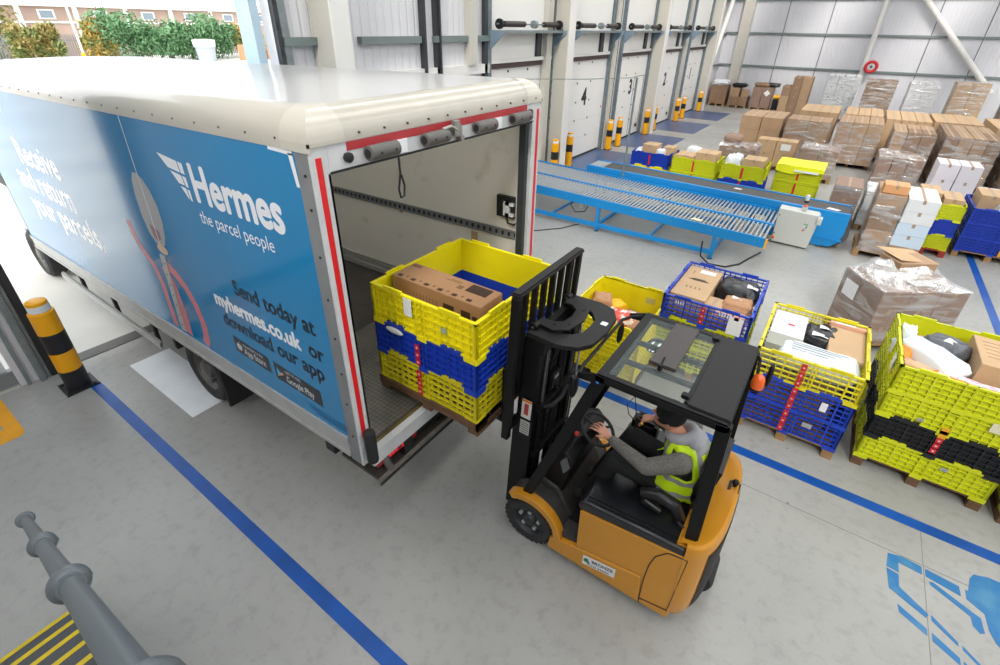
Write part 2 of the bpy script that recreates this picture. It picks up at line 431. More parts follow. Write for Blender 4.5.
for a, b, nm in ((14.5, 17.6, 4), (18.7, 21.8, 3), (23, 26, 2), (27.3, 30.4, 1)):
    mark(rect(WX+.02, WX+2.12, a-.0, b), M_blue_mat, 'navy painted floor rectangle in front of door %d' % nm)
# delivery truck pictogram painted on the floor
ic = [[(1.415,4.17),(1.52,4.20),(1.655,4.185),(1.655,4.10),(1.49,4.115),(1.492,4.005),(1.405,4.02)],
      [(1.405,4.0),(1.49,3.985),(1.49,3.86),(1.68,3.72),(1.66,3.68),(1.42,3.80)],
      [(1.68,4.18),(1.905,4.155),(1.91,4.06),(1.68,4.10)],
      [(1.70,4.06),(1.73,4.07),(1.97,3.95),(2.02,3.93),(2.03,3.80),(2.0,3.78),(1.96,3.82),(1.955,3.90),(1.71,4.03)],
      [(1.945,4.15),(1.965,4.15),(1.99,4.30),(2.02,4.36),(2.12,4.40),(2.6,4.40),(2.6,3.70),(2.16,3.68),(2.09,3.76),(2.06,3.85),(2.05,3.99),(1.945,4.06)],
      [(1.695,3.73),(1.85,3.60),(1.85,3.565),(1.695,3.68)],
      [(1.875,3.59),(2.0,3.48),(2.0,3.45),(1.875,3.555)],
      [(1.475,3.68),(1.66,3.58),(1.66,3.52),(1.485,3.61)],
      [(1.69,3.57),(1.85,3.47),(1.85,3.41),(1.69,3.50)],
      [(1.87,3.46),(2.2,3.25),(2.2,3.15),(1.87,3.40)]]
for i, p in enumerate(ic): mark(p, M_icon, 'painted piece of the blue lorry pictogram on the floor')
g = MB()
g.box(-2.5, 13, 4.205, 4.212, .0004, .0012); g.box(1.667, 1.672, -3, 4.6, .0004, .0012); g.box(-4.2, -4.19, 12, 30, .0004, .0012); g.box(-7, 13, 17.0, 17.01, .0004, .0012)
struct(g.build('floor_joint', M_joint), 'thin saw cut joints in the floor')

# ---------------------------------------------------------------- bollards
def bollard(r, hgt, label, loc, base=.3):
    t = thing('safety_bollard', label, 'bollard', loc, 0, 'bollards along the loading doors')
    k = 4; bh = (hgt*.86)/k
    b = MB(); prof = []
    for i in range(k):
        mi = 1 if i % 2 == 0 and r > .12 else 0
        if r <= .12: mi = 1 if i == 2 else 0
        b.cyl((0,0,.02+i*bh), (0,0,.02+(i+1)*bh), r, 22, mi, cap=False)
    b.lathe([(r, .02+k*bh), (r*.98, .03+k*bh), (r*.82, .035+k*bh), (r*.82, hgt*.90)], mi=0, n=22)
    b.lathe([(r*.82, hgt*.955), (r*.8, hgt*.99), (r*.6, hgt), (.001, hgt)], mi=0, n=22)
    b.build('post', [M_yel, M_blk], t)
    MB().cyl((0,0,hgt*.895), (0,0,hgt*.96), r*.84, 22).build('reflective_band', M_refl, t)
    p = MB(); p.box(-base/2, base/2, -base/2, base/2, 0, .02)
    for sx in (-1, 1):
        for sy in (-1, 1): p.cyl((sx*base*.38, sy*base*.38, .02), (sx*base*.38, sy*base*.38, .035), .018, 8)
    p.build('base_plate', M_black, t)
    return t
bollard(.125, 1.24, 'large yellow and black bollard at the left side of the open dock door', (-7.02, .89, 0), .34)
bl = [(-7.10, 13.32, 'yellow and black bollard just right of the truck behind the conveyor'),
      (-7.24, 14.55, 'yellow and black bollard partly behind the white column edge left of door 4'),
      (-7.22, 17.75, 'left bollard of the pair between doors 4 and 3'),
      (-7.17, 18.55, 'right bollard of the pair between doors 4 and 3'),
      (-7.15, 21.55, 'yellow and black bollard left of the column between doors 3 and 2'),
      (-7.22, 22.75, 'yellow and black bollard peeking out right of the column left of door 2'),
      (-7.16, 25.91, 'left bollard of the pair between doors 2 and 1'),
      (-7.16, 26.92, 'right bollard of the pair between doors 2 and 1'),
      (-7.16, 30.1, 'yellow and black bollard right of door 1, farthest from the truck')]
b0 = bollard(.112, 1.08, bl[0][2], (bl[0][0], bl[0][1], 0), .24)
for x, y, lb in bl[1:]: dup(b0, (x, y, 0), label=lb)
# ================================================================ box truck
M_tblue = mat('truck_blue_livery', '007ab2', .13, coat=.15, spec=.5, var=.06, scale=.8)
M_twhite = mat('truck_text_white', 'dfe2e6', .3)
M_ttext = mat('truck_text_dark', '0c1620', .5)
M_alu = mat('aluminium_rail', 'b5b5b2', .4, metal=.35, var=.12, scale=5)
M_cap = mat('cream_edge_cap', 'b6b1a5', .28, coat=.4, var=.08, scale=3, stretch=(.4, 2, 2))
M_roof = mat('truck_roof_white', 'f2f2f2', .22, coat=.4, bump=.05, bscale=1.2)
def roof_nodes(m):
    nt = m.node_tree; N = nt.nodes; L = nt.links; out = N['Material Output']; b = N['Principled BSDF']
    t = N.new('ShaderNodeBsdfTranslucent'); t.inputs['Color'].default_value = (.95, .95, .92, 1)
    mx = N.new('ShaderNodeMixShader'); mx.inputs[0].default_value = .3
    L.new(b.outputs[0], mx.inputs[1]); L.new(t.outputs[0], mx.inputs[2]); L.new(mx.outputs[0], out.inputs['Surface'])
roof_nodes(M_roof)
M_inner = mat('truck_inner_wall', 'e9e4da', .5, var=.12, scale=2.5, hx2='c9bfae', lo=.25, hi=.4)
M_frame = mat('truck_rear_frame', 'c9cbcc', .4, var=.12, scale=6)
M_greyp = mat('truck_grey_strip', '8a8c8e', .5, metal=.3, var=.15, scale=6)
M_redtape = mat('red_reflective_tape', 'd21d22', .35)
M_dred = mat('dull_red_tape', 'a83236', .4)
M_wood = mat('worn_truck_floor', '4c4641', .55, var=.3, scale=6)
M_tyre = mat('tyre_rubber', '2a2a2a', .8, bump=.2, bscale=60)
M_rim = mat('grey_wheel_rim', '6e6a66', .5, metal=.4, var=.2, scale=10)
M_chassis = mat('black_chassis', '1d1d1e', .6, var=.2)
M_pink = mat('truck_pink_print', 'c4707a', .3)
M_greyprint = mat('truck_grey_print', '8d8e92', .3)
M_tan = mat('truck_tan_print', 'c9a684', .3)
M_chk = mat('checker_plate_metal', '8f8b84', .4, metal=.6, var=.25, scale=5)
def chk(m):
    nt = m.node_tree; N = nt.nodes; L = nt.links; b = N['Principled BSDF']
    tc = N.new('ShaderNodeTexCoord'); mp = N.new('ShaderNodeMapping'); mp.inputs['Rotation'].default_value = (0, 0, PI/4)
    L.new(tc.outputs['Object'], mp.inputs['Vector'])
    c = N.new('ShaderNodeTexChecker'); c.inputs['Scale'].default_value = 34; L.new(mp.outputs['Vector'], c.inputs['Vector'])
    mx = N.new('ShaderNodeMixRGB'); mx.blend_type = 'MULTIPLY'; mx.inputs[0].default_value = .4
    L.new(b.inputs['Base Color'].links[0].from_socket, mx.inputs[1]); L.new(c.outputs['Color'], mx.inputs[2]); 
    L.new(mx.outputs[0], b.inputs['Base Color'])
    bp = N.new('ShaderNodeBump'); bp.inputs['Distance'].default_value = .006; L.new(c.outputs['Fac'], bp.inputs['Height']); L.new(bp.outputs['Normal'], b.inputs['Normal'])
chk(M_chk)
TL = V((-2.33, 2.81, 0))
def tXF(p): return V((p.x-TL.x, p.y-TL.y, p.z + (.018*(p.x+2.4) if p.x < -2.4 else 0))) 
def sXF(p): return V((p.x-TL.x, p.y-TL.y, p.z))
truck = thing('box_truck', 'blue and white box lorry backed through the open dock door with its rear open', 'truck', TL)
XF = tXF
X0, X1, Y0, Y1 = -2.33, -9.9, 1.58, 4.04
ZB, ZP, ZT = 1.02, 1.24, 3.46
# side panels
def side(yo, yi):
    m = MB(); m.box(X0-.14, X1, yo, yi, ZP, ZT, 0)
    return m
MB().box(X0-.14, X1, Y0, Y0+.03, ZP, ZT, 0).build('side_panel', [M_tblue], truck, label='glossy blue livery side panel')
MB().box(X0-.10, X1, Y0+.031, Y0+.05, ZB+.08, ZT, 0).build('inner_lining', M_inner, truck)
MB().box(X0-.14, X1, Y1-.03, Y1, ZP, ZT).build('side_panel', [M_tblue], truck)
MB().box(X0-.10, X1+.05, Y1-.07, Y1-.031, ZB+.08, ZT).build('inner_lining', M_inner, truck)
MB().box(X1, X1+.04, Y0, Y1, ZB, ZT+.1).build('front_wall', M_inner, truck)
# roof with rounded caps
def cap_prof(n=6, r=.17):
    return [(r - r*math.cos(t*PI/2/n), (r)*math.sin(t*PI/2/n)) for t in range(n+1)]   # (inset, height)
cp = [(0, 0)] + [(a, .02+b) for a, b in cap_prof()]
top = MB()
ri = .17; ZR = ZT+.19
top.grid(lambda u, v: (X0-ri + (X1-X0+ri)*u, Y0+ri + (Y1-Y0-2*ri)*v, ZR+.03*math.sin(PI*v)*min(1,u*6)), 24, 8)
top.build('roof', M_roof, truck)
def sidecap(ys, sgn):
    m = MB(); pr = [(ys + sgn*a, ZT+b) for a, b in cp] + [(ys+sgn*.20, ZR-.02), (ys+sgn*.03, ZT-.02), (ys - sgn*.0, ZT-.03)]
    m.prism(pr, 'x', X0-.24, X1)
    return m.build('edge_cap', M_cap, truck)
sidecap(Y0-.004, 1); sidecap(Y1+.004, -1)
m = MB(); pr = [(X0+.004-a, ZT+b) for a, b in cp] + [(X0-.20, ZR-.02), (X0-.03, ZT-.02), (X0, ZT-.0)]
m.prism(pr, 'y', Y0+.18, Y1-.18); m.build('edge_cap', M_cap, truck)
for ys, sg in ((Y0-.008, 1), (Y1+.008, -1)):
    m = MB(); k = 8
    prof = cap_prof(8)
    def fn(u, v, ys=ys, sg=sg):
        a, b = .18*(1-math.cos(v*PI/2)), .175*math.sin(v*PI/2)
        # superelliptic sweep around the corner
        t = u*PI/2; rr = .25
        c = .16
        dx = c*(1-math.cos(t)**.6) if False else 0
        # straight two sided corner: u<.5 along side, u>.5 along rear
        if u <= .5: return (X0+.008-.25*(1-2*u)-a*(2*u), ys+sg*a, ZT+.0+.02+b)
        return (X0+.008-a, ys+sg*(.25*(2*u-1)+a*(2-2*u)), ZT+.02+b)
    m.grid(fn, 10, 8)
    m.box(X0+.008-.25, X0+.008, ys, ys+sg*.012, ZT-.03, ZT+.022); m.box(X0-.004, X0+.008, ys, ys+sg*.25, ZT-.0, ZT+.022)
    m.build('corner_cap', mat('corner_cap_cream', 'bdb8ac', .3, coat=.3), truck)
# rivets along the cap
m = MB()
for i in range(24):
    x = -2.62 - i*.3
    m.cyl((x, Y0-.008, ZT+.025), (x, Y0, ZT+.025), .007, 8)
for i in range(11): m.cyl((X0+.012, Y0+.35+i*.2, ZT+.035), (X0, Y0+.35+i*.2, ZT+.035), .007, 8)
for i in range(22): m.cyl((-2.7-i*.3, Y0-.006, ZP-.05), (-2.7-i*.3, Y0+.02, ZP-.05), .01, 8)
m.build('rivets', M_dark, truck)
# bottom rail
m = MB(); m.box(X0-.14, X1, Y0-.012, Y0+.03, ZP-.05, ZP+.012); m.box(X0-.14, X1, Y0-.004, Y0+.03, ZB+.06, ZP-.06); m.box(X0-.14, X1, Y0-.012, Y0+.04, ZB+.025, ZB+.062)
m.build('bottom_rail', M_alu, truck)
m = MB(); m.box(X0-.14, X1, Y1-.03, Y1+.01, ZB, ZP+.01); m.build('bottom_rail', M_alu, truck)
# floor
MB().box(X0-.8, X1, Y0+.05, Y1-.05, ZB, ZB+.075).build('bed_floor', M_wood, truck, label='dark worn plywood bed')
MB().box(X0-.1, X0-1.45, Y0+.06, Y1-.06, ZB+.02, ZB+.085).build('checker_plate', M_chk, truck, label='grey checker plate at the rear of the bed')
# load rails inside
for z, h in ((2.10, .09),):
    for yy, s in ((Y1-.07, -1), (Y0+.05, 1)):
        m = MB(); m.box(X0-.12, X1, yy, yy+s*.012, z, z+h)
        m.box(X0-.12, X1, yy, yy+s*.02, z, z+.015); m.box(X0-.12, X1, yy, yy+s*.02, z+h-.015, z+h)
        for i in range(90): m.box(X0-.16-i*.08, X0-.185-i*.08, yy+s*.012, yy+s*.018, z+.025, z+h-.025, 1)
        m.build('load_rail', [M_greyp, M_black], truck)
for yy, s in ((Y1-.07, -1), (Y0+.05, 1)):
    m = MB(); m.box(X0-.12, X1, yy, yy+s*.02, ZB+.09, ZB+.15); m.box(X0-.12, X1, yy, yy+s*.012, ZB+.17, ZB+.22); m.box(X0-.12, X1, yy, yy+s*.016, ZB+.24, ZB+.27); m.build('kick_rail', M_alu, truck)
XF = sXF
# rear frame
m = MB(); m.box(X0-.14, X0-.021, Y0, Y0+.02, ZB, ZT); m.build('corner_strip', M_greyp, truck, label='grey riveted corner strip')
for z in (1.3, 1.62, 1.9, 2.2, 2.5, 2.8, 3.1, 3.3): MB().cyl((X0-.07, Y0-.005, z), (X0-.07, Y0, z), .009, 8).build('rivet', M_black, truck)
m = MB(); m.box(X0-.02, X0, Y0+.0, Y0+.115, ZB, ZT); m.box(X0-.14, X0, Y0+.10, Y0+.115, ZB, ZT-.16); m.build('rear_post', M_frame, truck)
m = MB(); m.box(X0-.02, X0, Y1-.115, Y1, ZB, ZT); m.box(X0-.14, X0, Y1-.135, Y1-.115, ZB, ZT-.16); m.build('rear_post', M_frame, truck)
MB().box(X0-.10, X0-.03, Y1-.19, Y1-.14, ZB, ZT-.17).build('shutter_track', M_dark, truck)
MB().box(X0-.13, X0-.0005, Y0+.116, Y1-.116, ZT-.15, ZT+.01).build('rear_header', M_frame, truck)
MB().box(X0-.14, X0+.002, Y0+.115, Y1-.135, ZT-.165, ZT-.15).build('header_seal', M_black, truck)
MB().box(X0, X0+.003, Y0+.03, Y0+.068, 1.3, ZT-.06).build('reflective_tape', M_redtape, truck, label='upright red reflective tape on the near rear post')
MB().box(X0, X0+.003, Y1-.068, Y1-.03, 1.3, ZT-.06).build('reflective_tape', M_redtape, truck)
MB().box(X0, X0+.003, Y0+.25, Y1-.24, ZT-.055, ZT-.005).build('reflective_tape', M_dred, truck, label='dull red tape along the rear header')
for a, b in ((1.94, 2.18), (2.43, 2.66), (3.0, 3.24), (3.50, 3.76)):
    m = MB(); m.lathe([(.03, a), (.045, a+.006), (.045, b-.006), (.03, b)], (X0+.05, 0, ZT-.085), 'y', 18)
    for yy in (a+.07, b-.05): m.cyl((X0+.09, yy, ZT-.085), (X0+.097, yy, ZT-.085), .009, 8, 1)
    m.cyl((X0+.05, a-.001, ZT-.085), (X0+.05, a+.002, ZT-.085), .028, 14, 1)
    m.box(X0, X0+.03, a+.03, b-.03, ZT-.12, ZT-.05)
    m.build('rubber_buffer', [mat('grey_rubber', '5b5855', .6), M_black], truck)
for a, b in ((2.185, 2.31), (3.27, 3.40)): MB().box(X0, X0+.012, a, b, ZT-.14, ZT-.055).build('bracket_plate', M_twhite, truck)
m = MB(); m.lathe([(.028, X0), (.03, X0+.025), (.018, X0+.03), (.001, X0+.031)], (0, Y0+.245, ZT-.09), 'x', 14); m.build('marker_lamp', M_black, truck)
m = MB(); m.lathe([(.028, X0), (.03, X0+.025), (.018, X0+.03), (.001, X0+.031)], (0, Y1-.2, ZT-.075), 'x', 14); m.build('marker_lamp', M_black, truck)
m = MB(); m.box(X0, X0+.03, 2.70, 2.86, ZT-.12, ZT-.04); m.box(X0+.03, X0+.06, 2.74, 2.80, ZT-.10, ZT+.0); m.tube([(X0+.05, 2.62, ZT-.04), (X0+.06, 2.70, ZT-.03), (X0+.05, 2.78, ZT-.07)], .012, 8); m.cyl((X0+.01, 2.83, ZT-.13), (X0+.06, 2.83, ZT-.13), .02, 10)
m.build('shutter_latch', mat('worn_latch', 'a5a29c', .4, metal=.6, var=.3, scale=20), truck)
# pull strap loop
pts = [(X0-.02, 2.25, ZT-.15), (X0-.02, 2.255, 3.18), (X0-.015, 2.225, 3.08), (X0-.01, 2.235, 3.02), (X0-.005, 2.26, 3.03), (X0-.01, 2.275, 3.1), (X0-.02, 2.262, 3.17)]
m = MB()
for p, q in zip(pts[:-1], pts[1:]):
    m.add([(p[0]-.004, p[1]-.006, p[2]), (p[0]+.004, p[1]+.006, p[2]), (q[0]+.004, q[1]+.006, q[2]), (q[0]-.004, q[1]-.006, q[2]), (p[0]-.004+.006, p[1]-.012, p[2]), (p[0]+.01, p[1]+.0, p[2]), (q[0]+.01, q[1], q[2]), (q[0]+.002, q[1]-.012, q[2])],
          [(0,1,2,3), (4,7,6,5), (0,3,7,4), (1,5,6,2)])
m.build('pull_strap', M_black, truck)
# catch on the far inner wall
m = MB(); m.box(-2.72, -2.52, Y1-.12, Y1-.07, 2.33, 2.55); m.box(-2.62, -2.55, Y1-.15, Y1-.12, 2.36, 2.5, 1); m.box(-2.6, -2.50, Y1-.15, Y1-.12, 2.47, 2.5, 1); m.box(-2.6, -2.50, Y1-.15, Y1-.12, 2.36, 2.39, 1)
m.tube([(-2.6, Y1-.12, 2.36), (-2.57, Y1-.13, 2.28), (-2.5, Y1-.12, 2.27), (-2.46, Y1-.12, 2.31)], .012, 8)
m.build('door_catch', [M_black, M_twhite], truck)
# tan stickers / marks on the inner wall
m = MB(); m.box(-3.0, -3.09, Y1-.072, Y1-.078, 1.93, 2.06); m.box(-4.15, -4.2, Y1-.072, Y1-.078, 2.03, 2.07); m.build('masking_tape', mat('tan_tape', 'bfa27a', .6), truck)
# rear sill, lights, tail lift
m = MB(); m.box(X0-.16, X0, Y0+.1, Y1-.1, ZB-.10, ZB+.04); m.box(X0-.17, X0-.12, Y0+.1, Y1-.1, ZB+.04, ZB+.082); m.build('rear_sill', M_frame, truck)
MB().box(X0-.095, X0-.065, Y0+.16, Y1-.16, ZB+.041, ZB+.047).build('sill_strip', mat('brass_strip', '8c7a4b', .4, metal=.6, var=.3, scale=9), truck)
for yy in (Y0+.06, Y1-.06):
    MB().lathe([(.02, 1.06), (.042, 1.062), (.045, 1.08), (.045, 1.35), (.042, 1.365), (.02, 1.367)], (X0+.05, yy, 0), 'z', 18).build('corner_buffer', M_rubber, truck)
m = MB(); m.box(X0-.6, X0-.1, Y0+.2, Y1-.2, ZB-.30, ZB-.16); m.box(X0-.62, X0-.5, Y0+.08, Y1-.08, ZB-.26, ZB-.12)
for yy in (Y0+.5, Y1-.5): m.box(X0-.6, X0-.02, yy-.05, yy+.05, ZB-.3, ZB-.05)
m.build('underframe', M_chassis, truck)
MT = [mat('tail_light_red', 'a01c24', .3), mat('glowing_red_reflector', 'ff3b3b', .3, emit=.5)]  # second red carries a glow put into its colour by emission
m = MB(); m.box(X0-.10, X0-.04, Y0+.16, Y0+.62, ZB-.20, ZB-.12); m.box(X0-.04, X0-.03, Y0+.44, Y0+.50, ZB-.185, ZB-.135, 1)
for k in range(5): m.box(X0-.04, X0-.036, Y0+.22+k*.035, Y0+.24+k*.035, ZB-.18, ZB-.15, 1)
m.build('tail_light', MT, truck, label='red rear light cluster')
MB().box(X0-.10, X0-.04, Y1-.62, Y1-.16, ZB-.20, ZB-.12).build('tail_light', MT, truck)
m = MB(); m.box(X0-.50, X0-.02, Y0+.14, Y1-.14, ZB-.33, ZB-.30); m.box(X0-.02, X0+.0, Y0+.13, Y1-.13, ZB-.37, ZB-.29, 1); m.box(X0+.0, X0+.012, Y0+.13, Y1-.13, ZB-.35, ZB-.33, 2)
for yy in (Y0+.35, Y0+.62, Y1-.9, Y1-.5): m.box(X0-.40, X0-.1, yy, yy+.12, ZB-.30, ZB-.29, 1)
m.build('tail_lift_platform', [mat('dirty_platform', '453f39', .6, var=.35, scale=7), mat('worn_edge_bar', '928c83', .45, metal=.4, var=.3, scale=9), M_chassis], truck)
m = MB(); m.tube([(X0-.1, Y0+.25, ZB-.1), (X0-.03, Y0+.25, ZB-.2), (X0-.03, Y0+.27, ZB-.28)], .035, 10); m.build('lift_arm', M_rim, truck)
m = MB(); m.tube([(X0-.1, Y0+1.25, ZB-.12), (X0-.03, Y0+1.25, ZB-.2), (X0-.03, Y0+1.27, ZB-.28)], .03, 10); m.build('lift_arm', M_rim, truck)
# chassis rails, wheels
m = MB()
for yy in (2.4, 3.22): m.box(X0-.5, -12.4, yy-.04, yy+.04, .72, ZB-.02)
for i in range(14): m.box(-3.0-i*.5, -3.06-i*.5, Y0+.06, Y1-.06, ZB-.1, ZB)
m.cyl((-5.4, 1.9, .42), (-5.4, 3.7, .42), .09, 12); m.build('chassis', M_chassis, truck)
def wheel(x, yo, yi, nm='wheel'):
    w = MB(); r = .43; s = 1 if yi > yo else -1; W = abs(yi-yo)
    w.lathe([(r*.60, yo+s*.02), (r*.72, yo), (r*.9, yo+s*.006), (r*.985, yo+s*.04), (r, yo+s*.08), (r, yi-s*.05), (r*.9, yi), (r*.6, yi-s*.02)], (x, 0, r), 'y', 40, cap=False)
    o = w.build('wheel', M_tyre, truck)
    q = MB(); q.lathe([(r*.62, yo+s*.015), (r*.60, yo+s*.05), (r*.52, yo+s*.10), (r*.32, yo+s*.11), (r*.26, yo+s*.02), (r*.12, yo+s*.0), (.001, yo)], (x, 0, r), 'y', 32, cap=False)
    for i in range(8):
        t = i*PI/4; q.cyl((x+.19*math.cos(t), yo+s*.04, r+.19*math.sin(t)), (x+.19*math.cos(t), yo+s*.11, r+.19*math.sin(t)), .016, 8)
    rim = q.build('rim', M_rim, o); return o
wheel(-5.4, 1.74, 2.26); wheel(-5.4, 3.88, 3.36); wheel(-11.0, 1.72, 2.0); wheel(-11.0, 3.9, 3.62)
m = MB(); m.box(-4.87, -4.84, 1.70, 2.3, .2, .98); m.build('mud_flap', M_rubber, truck)
m = MB(); m.box(-5.96, -5.90, 1.72, 2.3, .55, .98); m.box(-5.95, -4.84, 1.72, 2.3, .965, .985); m.build('mudguard', M_rubber, truck)
m = MB(); m.box(-6.28, -9.6, 1.66, 1.69, .42, .5); m.box(-6.28, -9.6, 1.67, 1.70, .46, .52); m.build('side_guard', M_alu, truck)
for x in (-6.42, -7.62, -8.8):
    MB().box(x, x-.06, 1.70, 1.74, .42, 1.04).build('guard_post', M_chassis, truck)
m = MB(); m.box(-8.2, -8.9, 1.9, 2.3, .5, .9); m.build('battery_box', M_chassis, truck)
# cab
M_cabw = mat('white_cab_paint', 'e7e9ea', .25, coat=.5)
m = MB(); m.prism([(-10.15, .55), (-10.15, 2.5), (-10.4, 2.75), (-11.3, 2.72), (-11.95, 1.75), (-12.05, 1.2), (-12.05, .45), (-11.5, .4), (-11.4, .85), (-10.6, .85), (-10.5, .5)], 'y', 1.75, 3.87)
m.build('cab', M_cabw, truck, bevel=.05)
MB().prism([(-11.3, 2.6), (-11.34, 2.62), (-11.98, 1.7), (-11.94, 1.66)], 'y', 1.85, 3.77).build('windscreen', M_black, truck)
for yy, s in ((1.745, -1), (3.875, 1)): MB().prism([(-10.5, 1.65), (-10.5, 2.45), (-11.2, 2.45), (-11.7, 1.65)], 'y', yy, yy+s*.006).build('side_window', M_black, truck)
for yy in (1.52, 4.1): MB().rbox(-11.75, -11.65, yy-.1, yy+.1, 1.75, 2.2, .03).tube([(-11.7, yy, 1.9), (-11.65, 2.81+(yy-2.81)*.82, 1.8)], .02, 6).build('mirror', M_black, truck)
# ---- livery on the near side
DY = Y0-.0008
def TS(x, z): return basis((x, DY, z), (1, 0, 0), (0, 0, 1))
text('Hermes', 'lettering', .40, M_twhite, truck, TS(-3.84, 2.875), bold=.012, sx=.87, spacing=1.0, label='large white company name')
text('the parcel people', 'lettering', .152, M_twhite, truck, TS(-3.86, 2.695), bold=.0, sx=.9)
text('Send today at', 'lettering', .195, M_ttext, truck, TS(-3.66, 2.13), bold=.005, sx=.96)
text('myhermes.co.uk', 'lettering', .195, M_twhite, truck, TS(-4.06, 1.91), bold=.008, sx=.93)
text('or', 'lettering', .195, M_ttext, truck, TS(-2.76, 1.91), bold=.005, sx=.96)
text('download our app', 'lettering', .195, M_ttext, truck, TS(-4.01, 1.72), bold=.005, sx=.96)
for w_, x, z in (('Receive', -7.0, 2.47), ('and return', -6.95, 2.10), ('your parcels.', -6.47, 1.74)):
    text(w_, 'lettering', .44, mat('bright_white_print', 'f4f6f8', .3), truck, TS(x, z), bold=.012, align='RIGHT')
# wing symbol
def flat(polys, m, nm='emblem', y=DY, label=None):
    b = MB()
    for p in polys: b.prism(p, 'y', y-.0003, y+.0002)
    return b.build(nm, m, truck, label=label)
flat([[(-4.27, 3.17), (-3.98, 3.145), (-3.97, 3.06), (-4.15, 3.075)], [(-3.965, 3.144), (-3.90, 3.138), (-3.90, 3.055), (-3.955, 3.06)],
      [(-4.13, 3.055), (-3.97, 3.04), (-3.955, 2.965), (-4.04, 2.97)], [(-3.955, 3.04), (-3.90, 3.033), (-3.90, 2.955), (-3.94, 2.96)],
      [(-4.03, 2.95), (-3.95, 2.945), (-3.94, 2.86), (-3.96, 2.87)], [(-3.935, 2.94), (-3.90, 2.937), (-3.90, 2.85), (-3.925, 2.855)]], M_twhite, label='white striped wing emblem')
# store badges
badge = mat('badge_black', '1c1f24', .3)
flat([[(-3.93, 1.62), (-3.40, 1.60), (-3.40, 1.44), (-3.93, 1.455)]], badge, 'app_badge')
flat([[(-3.33, 1.60), (-2.72, 1.58), (-2.72, 1.42), (-3.33, 1.43)]], badge, 'app_badge')
text('Download on the', 'lettering', .042, M_twhite, truck, TS(-3.79, 1.56)@Matrix.Translation((0,0,.0008)))
text('App Store', 'lettering', .098, M_twhite, truck, TS(-3.79, 1.475)@Matrix.Translation((0,0,.0008)), sx=.8)
text('GET IT ON', 'lettering', .042, M_twhite, truck, TS(-3.18, 1.545)@Matrix.Translation((0,0,.0008)))
text('Google Play', 'lettering', .096, M_twhite, truck, TS(-3.18, 1.455)@Matrix.Translation((0,0,.0008)), sx=.78)
def disc(cx, cz, rx, rz, n=18, a0=0): return [(cx+rx*math.cos(2*PI*i/n+a0), cz+rz*math.sin(2*PI*i/n+a0)) for i in range(n)]
flat([disc(-3.87, 1.525, .028, .034), disc(-3.845, 1.525, .024, .034), [(-3.86, 1.565), (-3.85, 1.585), (-3.838, 1.588), (-3.846, 1.568)]], M_twhite, 'badge_symbol', DY-.0008)
flat([[(-3.30, 1.56), (-3.30, 1.46), (-3.25, 1.51)]], mat('play_blue', '3fa9dc', .4), 'badge_symbol', DY-.0008)
flat([[(-3.25, 1.51), (-3.30, 1.46), (-3.225, 1.50)]], mat('play_red', 'd95a45', .4), 'badge_symbol', DY-.0008)
flat([[(-3.25, 1.51), (-3.225, 1.50), (-3.215, 1.512), (-3.232, 1.528)]], mat('play_yellow', 'ebc13d', .4), 'badge_symbol', DY-.0008)
# printed picture: grey pod, pink ribbon, riveted strip, panel seam
flat([[(-4.96, 2.84), (-4.90, 2.91), (-4.82, 2.92), (-4.73, 2.88), (-4.66, 2.80), (-4.61, 2.66), (-4.62, 2.52), (-4.67, 2.38), (-4.74, 2.27), (-4.82, 2.24), (-4.92, 2.25), (-5.00, 2.34), (-5.03, 2.50), (-5.01, 2.70)]], M_greyprint, 'printed_picture', label='grey pod shape in the printed picture')
flat([[(-4.93, 2.44), (-4.76, 2.40), (-4.78, 2.32), (-4.86, 2.28), (-4.92, 2.32)]], mat('print_dark_red', '6b3038', .3), 'printed_picture', DY-.0006)
flat([disc(-4.83, 2.21, .10, .05)], M_tan, 'printed_picture', DY-.0006)
def arcband(pts, w, m):
    P = []; Q = []
    for i, p in enumerate(pts):
        a = pts[max(0, i-1)]; b = pts[min(len(pts)-1, i+1)]; d = V((b[0]-a[0], b[1]-a[1])).normalized()
        P.append((p[0]-d.y*w/2, p[1]+d.x*w/2)); Q.append((p[0]+d.y*w/2, p[1]-d.x*w/2))
    flat([P+Q[::-1]], m, 'printed_picture')
arcband([(-5.44, 2.36), (-5.40, 2.16), (-5.30, 2.04), (-5.18, 1.94), (-5.14, 1.75), (-5.16, 1.5), (-5.18, 1.25)], .10, M_pink)
arcband([(-4.96, 2.0), (-4.88, 1.85), (-4.86, 1.6), (-4.88, 1.4), (-4.90, 1.25)], .12, M_pink)
arcband([(-4.88, 2.05), (-4.72, 1.98), (-4.60, 1.88), (-4.51, 1.72), (-4.48, 1.52), (-4.52, 1.34), (-4.58, 1.25)], .11, M_pink)
m = MB(); m.prism([(-4.93, 2.14), (-4.83, 2.14), (-4.96, 1.25), (-5.06, 1.25)], 'y', DY-.006, DY+.002)
m.build('riveted_strip', M_alu, truck)
m = MB()
for i in range(7): m.cyl((-4.893-.0175*i, DY-.009, 2.05-.12*i), (-4.893-.0175*i, DY, 2.05-.12*i), .009, 8)
m.build('rivets', M_black, truck)
flat([[(-4.765, 3.42), (-4.755, 3.42), (-4.84, 2.25), (-4.85, 2.25)]], M_twhite, 'panel_seam', DY-.0012)
flat([[(-2.72, 3.455), (-2.49, 3.44), (-2.49, 3.40), (-2.72, 3.405)], [(-2.53, 3.41), (-2.49, 3.41), (-2.47, 3.22), (-2.50, 3.22)]], M_twhite, 'label_sticker', DY-.0006)
m = MB()
for i in range(7): m.box(-2.95+.02*i, -2.45, DY-.0008, DY, 1.36-.012*i+.0, 1.362-.012*i)
m.build('scratch_marks', mat('dark_scratch', '0b3f63', .5), truck)
XF = None
